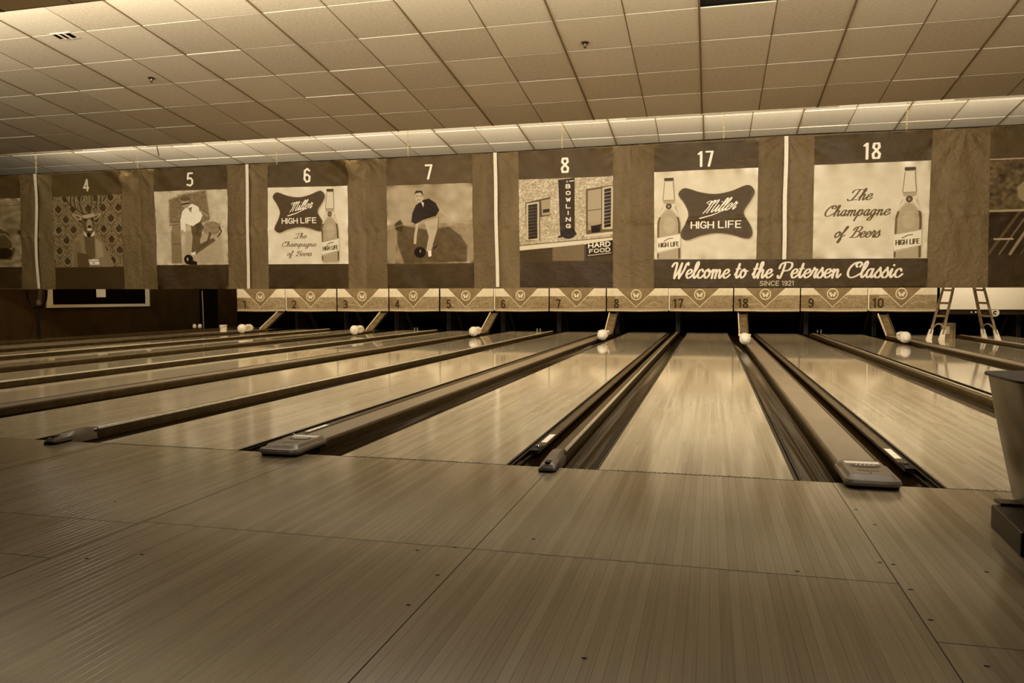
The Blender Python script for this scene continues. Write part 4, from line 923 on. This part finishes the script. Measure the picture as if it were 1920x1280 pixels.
# steps between the sections
o = MB().box(-25, 9, 13.845, 13.865, 5.128, 6.6).build('trim_1', M_tile); tag(o, kind='structure')
o = MB().box(-21.7, 9, 4.93, 4.95, 5.15, 6.6).build('trim_2', M_tile); tag(o, kind='structure')
o = MB().box(-16, 9, -2, 4.94, 5.7, 5.72).build('ceiling', M_pl); tag(o, kind='structure')
e_ = MB(); rr = random.Random(4); x = -21.5
while x < 9:
    l = rr.uniform(.5, 1.6)
    if rr.random() < .35: e_.box(x, x+l, 13.84, 13.88, 5.10+rr.uniform(-.006, .004), 5.122)
    x += l
e_.build('edge_lip', M_tile, s1)
def onceil(u, v):
    a = px(u, v, 1, 5.0); d = a-CAM; t = (Z0-CAM.z+(Y0-CAM.y)*math.tan(SL))/(d.z+d.y*math.tan(SL)); return CAM+d*t
for u, v, l in ((1097, 80, 'brass-dark sprinkler head on the ceiling above poster 8'), (284, 146, 'small dark sprinkler head on the ceiling above poster 5')):
    p = onceil(u, v); t = empty('sprinkler_head', (p.x, p.y, p.z), l, 'sprinkler')
    MB().lathe([(.07, .005), (.075, -.008), (.05, -.02)], n=18).build('escutcheon', M_retd, t, smooth=True)
    MB().lathe([(.016, -.02), (.014, -.055), (.008, -.06)], n=10).build('nozzle', M_gold, t, smooth=True)
    for s in (-1, 1): MB().tube([(s*.02, 0, -.02), (s*.03, 0, -.05), (0, 0, -.085)], .006, 6).build('frame_arm', M_retd, t)
    MB().lathe([(.03, -.085), (.032, -.09), (.005, -.09)], n=12).build('deflector', M_retd, t)
p = onceil(122, 67); t = empty('ceiling_vent', (p.x, p.y, p.z), 'small dark ceiling vent with two pale bars near the picture\'s left edge', 'vent'); t.rotation_euler = (-SL, 0, 0)
MB().box(-.2, .2, -.1, .1, -.006, -.002).build('opening', M_black, t)
MB().box(-.22, .22, -.13, -.1, -.014, 0).box(-.22, .22, .1, .115, -.01, 0).box(-.22, -.2, -.1, .1, -.01, 0).box(.2, .22, -.1, .1, -.01, 0).build('frame', M_strip, t)
for s in (-.06, .07): MB().box(s-.01, s+.01, -.13, .1, -.03, -.004).build('bar', M_strip, t)

# ------------------------------------------------------------------ far left: side wall, chalkboard, black stand, recess
XL = -20.2
wl = MB().box(XL-.1, XL, 13.2, 24.05, -.3, 4.4).build('wall_left', M_wall); tag(wl, kind='structure')
wl2 = MB().box(-22.2, -22.0, -9, 13.3, -.3, 6.6).build('wall_left', M_wall); tag(wl2, kind='structure')
wb = MB().box(XL, -14.2, 24.0, 24.1, -.3, 3).build('wall_back', M_black); tag(wb, kind='structure')
a = px(86, 577, 0, XL+.02); b = px(279, 573, 0, XL+.02)
t = empty('chalkboard', (XL+.02, (a.y+b.y)/2, a.z), 'wide black board in a white frame on the dark side wall', 'board')
hl = (b.y-a.y)/2; th = .10
MB().box(0, .02, -hl+th, hl-th, th, 1.5).build('panel', M_black, t)
MB().box(0, .05, -hl, hl, 0, th).box(0, .05, -hl, -hl+th*2.4, th, 1.5).box(0, .05, hl-th*2.0, hl, th, 1.5).box(0, .05, -hl, hl, 1.5, 1.6).build('frame', M_strip, t)
a2 = px(181, 557, 0, XL+.05); b2 = px(198, 542, 0, XL+.05)
o = MB().box(0, .004, 0, b2.y-a2.y, 0, .42).build('paper_notice', M_paper, loc=(XL+.046, a2.y, a2.z)); tag(o, 'small pale sheet of paper pinned on the black framed board', 'paper')
YS = 14.8
q0 = px(73, 642, 1, YS); q1 = px(72.5, 578, 1, YS)
st = empty('black_stand', (q0.x, YS, -.3), 'black pole stand with a U-shaped yoke, under the leftmost strip', 'stand')
MB().tube([(0, 0, .0), (0, 0, q1.z+.3)], .045, 10).build('pole', M_rubber, st)
MB().lathe([(.22, 0), (.22, .02), (.06, .06), (.05, .1)], n=20).build('base', M_rubber, st)
L = lambda u, v: (px(u, v, 1, YS).x-q0.x, 0, px(u, v, 1, YS).z+.3)
MB().tube(crom([L(50, 543), L(54, 560), L(63, 574), L(72, 577), L(81, 573), L(86, 560), L(87, 543)], 4).tolist(), .036, 8).build('yoke', M_rubber, st, smooth=True)
MB().tube([L(73, 571), L(73, 536)], .075, 12).build('centre_tube', mat('tube_grey', .36, .5, noise=.03), st, smooth=True)
MB().tube(crom([L(66, 576), L(65, 600), L(58, 625), L(50, 640), (L(40, 642)[0], 0, .02)], 4).tolist(), .01, 5).build('cable', M_retd, st)
# dark recess right of the side wall
o = MB().tube([tuple(px(379, 545, 1, 20)), tuple(px(380.5, 575, 1, 20)), tuple(px(382, 616, 1, 20))], .02, 6).build('dangling_cable', mat('cord_grey', .5, .6, noise=.03)); tag(o, 'pale cable dangling in the dark recess left of masking panel 1', 'cord')
o = MB().box(px(408, 541, 1, 19.5).x, px(443, 541, 1, 19.5).x, 19.5, 19.55, -.3, 2.2).build('recess_panel', mat('recess_brown', .1, .7, noise=.03, scale=2, spec=.02)); tag(o, 'dark brown upright panel in the recess beside masking panel 1', 'panel')
for u, l in ((365, 'left'), (375, 'right')):
    p = px(u, 615, 1, 18.5); o = MB().lathe([(.05, 0), (.07, .05), (.05, .12), (.02, .14)], (0, 0, 0), 8).build('paper_scrap', M_paper, loc=tuple(p)); tag(o, '%s one of two tiny crumpled white scraps at the foot of the recess' % l, 'scrap', 'white scraps by the recess')

# ------------------------------------------------------------------ ladder and box at the far right
f1, f2 = px(1741, 634, 2, 0), px(1764, 636, 2, 0); YA = 15.6
g2 = px(1871, 638, 2, 0); g1 = Vector((g2.x-.42, g2.y+.12, 0)); g1 = px(1845, 633.5, 2, 0)*0+Vector((px(1846, 635, 1, 16.1).x, 16.1, 0))
f1 = Vector((px(1741, 635, 1, 15.75).x, 15.75, 0)); f2 = Vector((px(1765, 636, 1, 15.6).x, 15.6, 0)); g2 = Vector((px(1871, 638, 1, 15.6).x, 15.6, 0))
ta1, ta2 = px(1799, 434, 1, 15.75), px(1812, 434, 1, 15.6); tb1, tb2 = px(1805, 434, 1, 16.0), px(1817, 434, 1, 15.65)
ld = empty('step_ladder', ((f1.x+g2.x)/2, 15.7, 0), 'open folding ladder standing astride lane 10 in front of the white panel', 'ladder')
LO = Vector(ld.location)
def lad(b0, t0, b1, t1, ts):
    b0, t0, b1, t1 = [p-LO for p in (b0, t0, b1, t1)]
    for bb, tt in ((b0, t0), (b1, t1)):
        s_ = bb+(tt-bb)*.05
        MB().bar(s_, tt, .075, .04).build('rail', M_lad, ld)
        mid = s_+(tt-bb)*.045; d = (bb-s_)
        MB().add([(bb.x-.06, bb.y-.04, 0), (bb.x+.06, bb.y-.04, 0), (bb.x+.06, bb.y+.04, 0), (bb.x-.06, bb.y+.04, 0), (mid.x-.038, mid.y-.035, mid.z), (mid.x+.038, mid.y-.035, mid.z), (mid.x+.038, mid.y+.035, mid.z), (mid.x-.038, mid.y+.035, mid.z)], BOXF).build('foot', M_white, ld)
    for t_ in ts:
        MB().bar(b0+(t0-b0)*t_, b1+(t1-b1)*t_, .035, .05).build('rung', M_lad, ld)
    a_ = b0+(t0-b0)*.13; c_ = b1+(t1-b1)*.13; m_ = (a_+c_)/2+Vector((0, 0, .04)); a0 = b0+(t0-b0)*.04; c0_ = b1+(t1-b1)*.04
    MB().tube(crom([a0, a_+(c_-a_)*.12-Vector((0, 0, .03)), m_, c_+(a_-c_)*.12-Vector((0, 0, .03)), c0_], 5).tolist(), .018, 6).build('brace', M_lad, ld)
lad(f1, ta1, f2, ta2, (.22, .34, .46, .58, .7, .82)); lad(g1, tb1, g2, tb2, (.22, .34, .46, .58, .7, .82))
c4 = [p-LO for p in (ta1, ta2, tb2, tb1)]; MB().box(min(p.x for p in c4)-.05, max(p.x for p in c4)+.05, min(p.y for p in c4)-.05, max(p.y for p in c4)+.05, ta1.z-.01, ta1.z+.05).build('top_cap', M_lad, ld)
p0 = px(1771, 636, 1, 16.1); p1 = px(1793.5, 606, 1, 16.1)
bx = empty('cardboard_box', ((p0.x+p1.x)/2, 16.3, 0), 'brown cardboard box standing between the legs of the ladder', 'box')
hw = (p1.x-p0.x)/2
MB().box(-hw, hw, -.14, .14, 0, p1.z).build('carton', M_card, bx, bevel=.004)
MB().box(-hw*.75, -hw*.05, -.144, -.14, p1.z*.3, p1.z*.8).build('label', mat('label_worn', .66, .7, noise=.12, scale=8), bx)
MB().box(hw*.55, hw*.75, -.143, -.14, 0, p1.z).build('tape', mat('tape_dark', .28, .5, noise=.03), bx)

# ------------------------------------------------------------------ ball return at the right edge
br = empty('ball_return', (2.6, -.75, 0), 'tall curved ball return hood on a dark base at the picture\'s right edge', 'ball return')
def sup(cx, cy, hx, hy, z, n=36, e=5.0):
    o_ = []
    for k in range(n):
        a = 2*math.pi*k/n; c, s = math.cos(a), math.sin(a)
        o_.append((cx+hx*math.copysign(abs(c)**(2/e), c), cy+hy*math.copysign(abs(s)**(2/e), s), z))
    return o_
BX, BY = 2.6, -.75
XT = px(1845, 700, 1, -.55).x; ZTp = px(1845, 700, 1, -.55).z
def lx(v, u, y=-.55): q = px(u, v, 1, y); return q.x, q.z
prof = [lx(700, 1846), lx(760, 1857), lx(830, 1871), lx(890, 1884), lx(930, 1893), lx(955, 1903), lx(975, 1917), lx(985, 1935)]
rings = []
for x, z in prof[::-1]:
    hx = BX-x; rings.append(sup(0, 0, hx, .30, max(z, .1) if z < .1 else z, e=6))
for k, r in enumerate(rings): pass
zz = sorted({round(r[0][2], 3) for r in rings})
MB().loft(rings).build('hood', M_ret, br, smooth=True)
rt_ = rings[-1]
MB().loft([[(p[0]*1.0, p[1]*1.0, p[2]-.004) for p in rt_], [(p[0]*1.015, p[1]*1.03, p[2]-.002) for p in rt_], [(p[0]*1.015, p[1]*1.03, p[2]+.008) for p in rt_], [(p[0]*.97, p[1]*.9, p[2]+.009) for p in rt_]]).build('rim', M_retd, br, smooth=True)
# pale corner bead and dark groove down the leading edge
bl, gl = [], []
for x, z in prof[:5]:
    hx = BX-x; bl.append((-hx*.995+.004, -.268, z-.0)); gl.append((-hx+.045, -.3, z))
MB().tube(bl, .012, 8).build('edge_bead', mat('return_bead', .55, .25, noise=.03), br, smooth=True)
MB().tube(gl, .007, 6).build('groove', M_retd, br, smooth=True)
e0 = px(1857, 985, 2, 0); e1 = px(1902, 1043, 2, 0); top = .1
zt = px(1857, 945, 1, e0.y).z
MB().add([(e0.x-BX, e0.y-BY, .0), (e1.x-BX+.02, e1.y-BY, 0), (.9, e1.y-BY-.05, 0), (.9, e0.y-BY+.3, 0),
          (e0.x-BX, e0.y-BY, zt), (e1.x-BX+.02, e1.y-BY, zt), (.9, e1.y-BY-.05, zt), (.9, e0.y-BY+.3, zt)], BOXF).build('base', M_retd, br, bevel=.006)
MB().box(e0.x-BX+.03, .6, e0.y-BY-.02, e0.y-BY+.06, zt, zt+.012).build('base_ledge', M_caprail, br)
MB().box(e1.x-BX+.03, e1.x-BX+.25, e1.y-BY-.07, e1.y-BY+.02, .0, .17).build('corner_foot', mat('foot_dark_blue', .04, .25, noise=.01), br, bevel=.02)
lg = MB()
for k in range(12):
    a = k*math.pi/6; lg.tube([(.03*math.cos(a), -.002, .03*math.sin(a)), (.045*math.cos(a), -.002, .045*math.sin(a))], .004, 5)
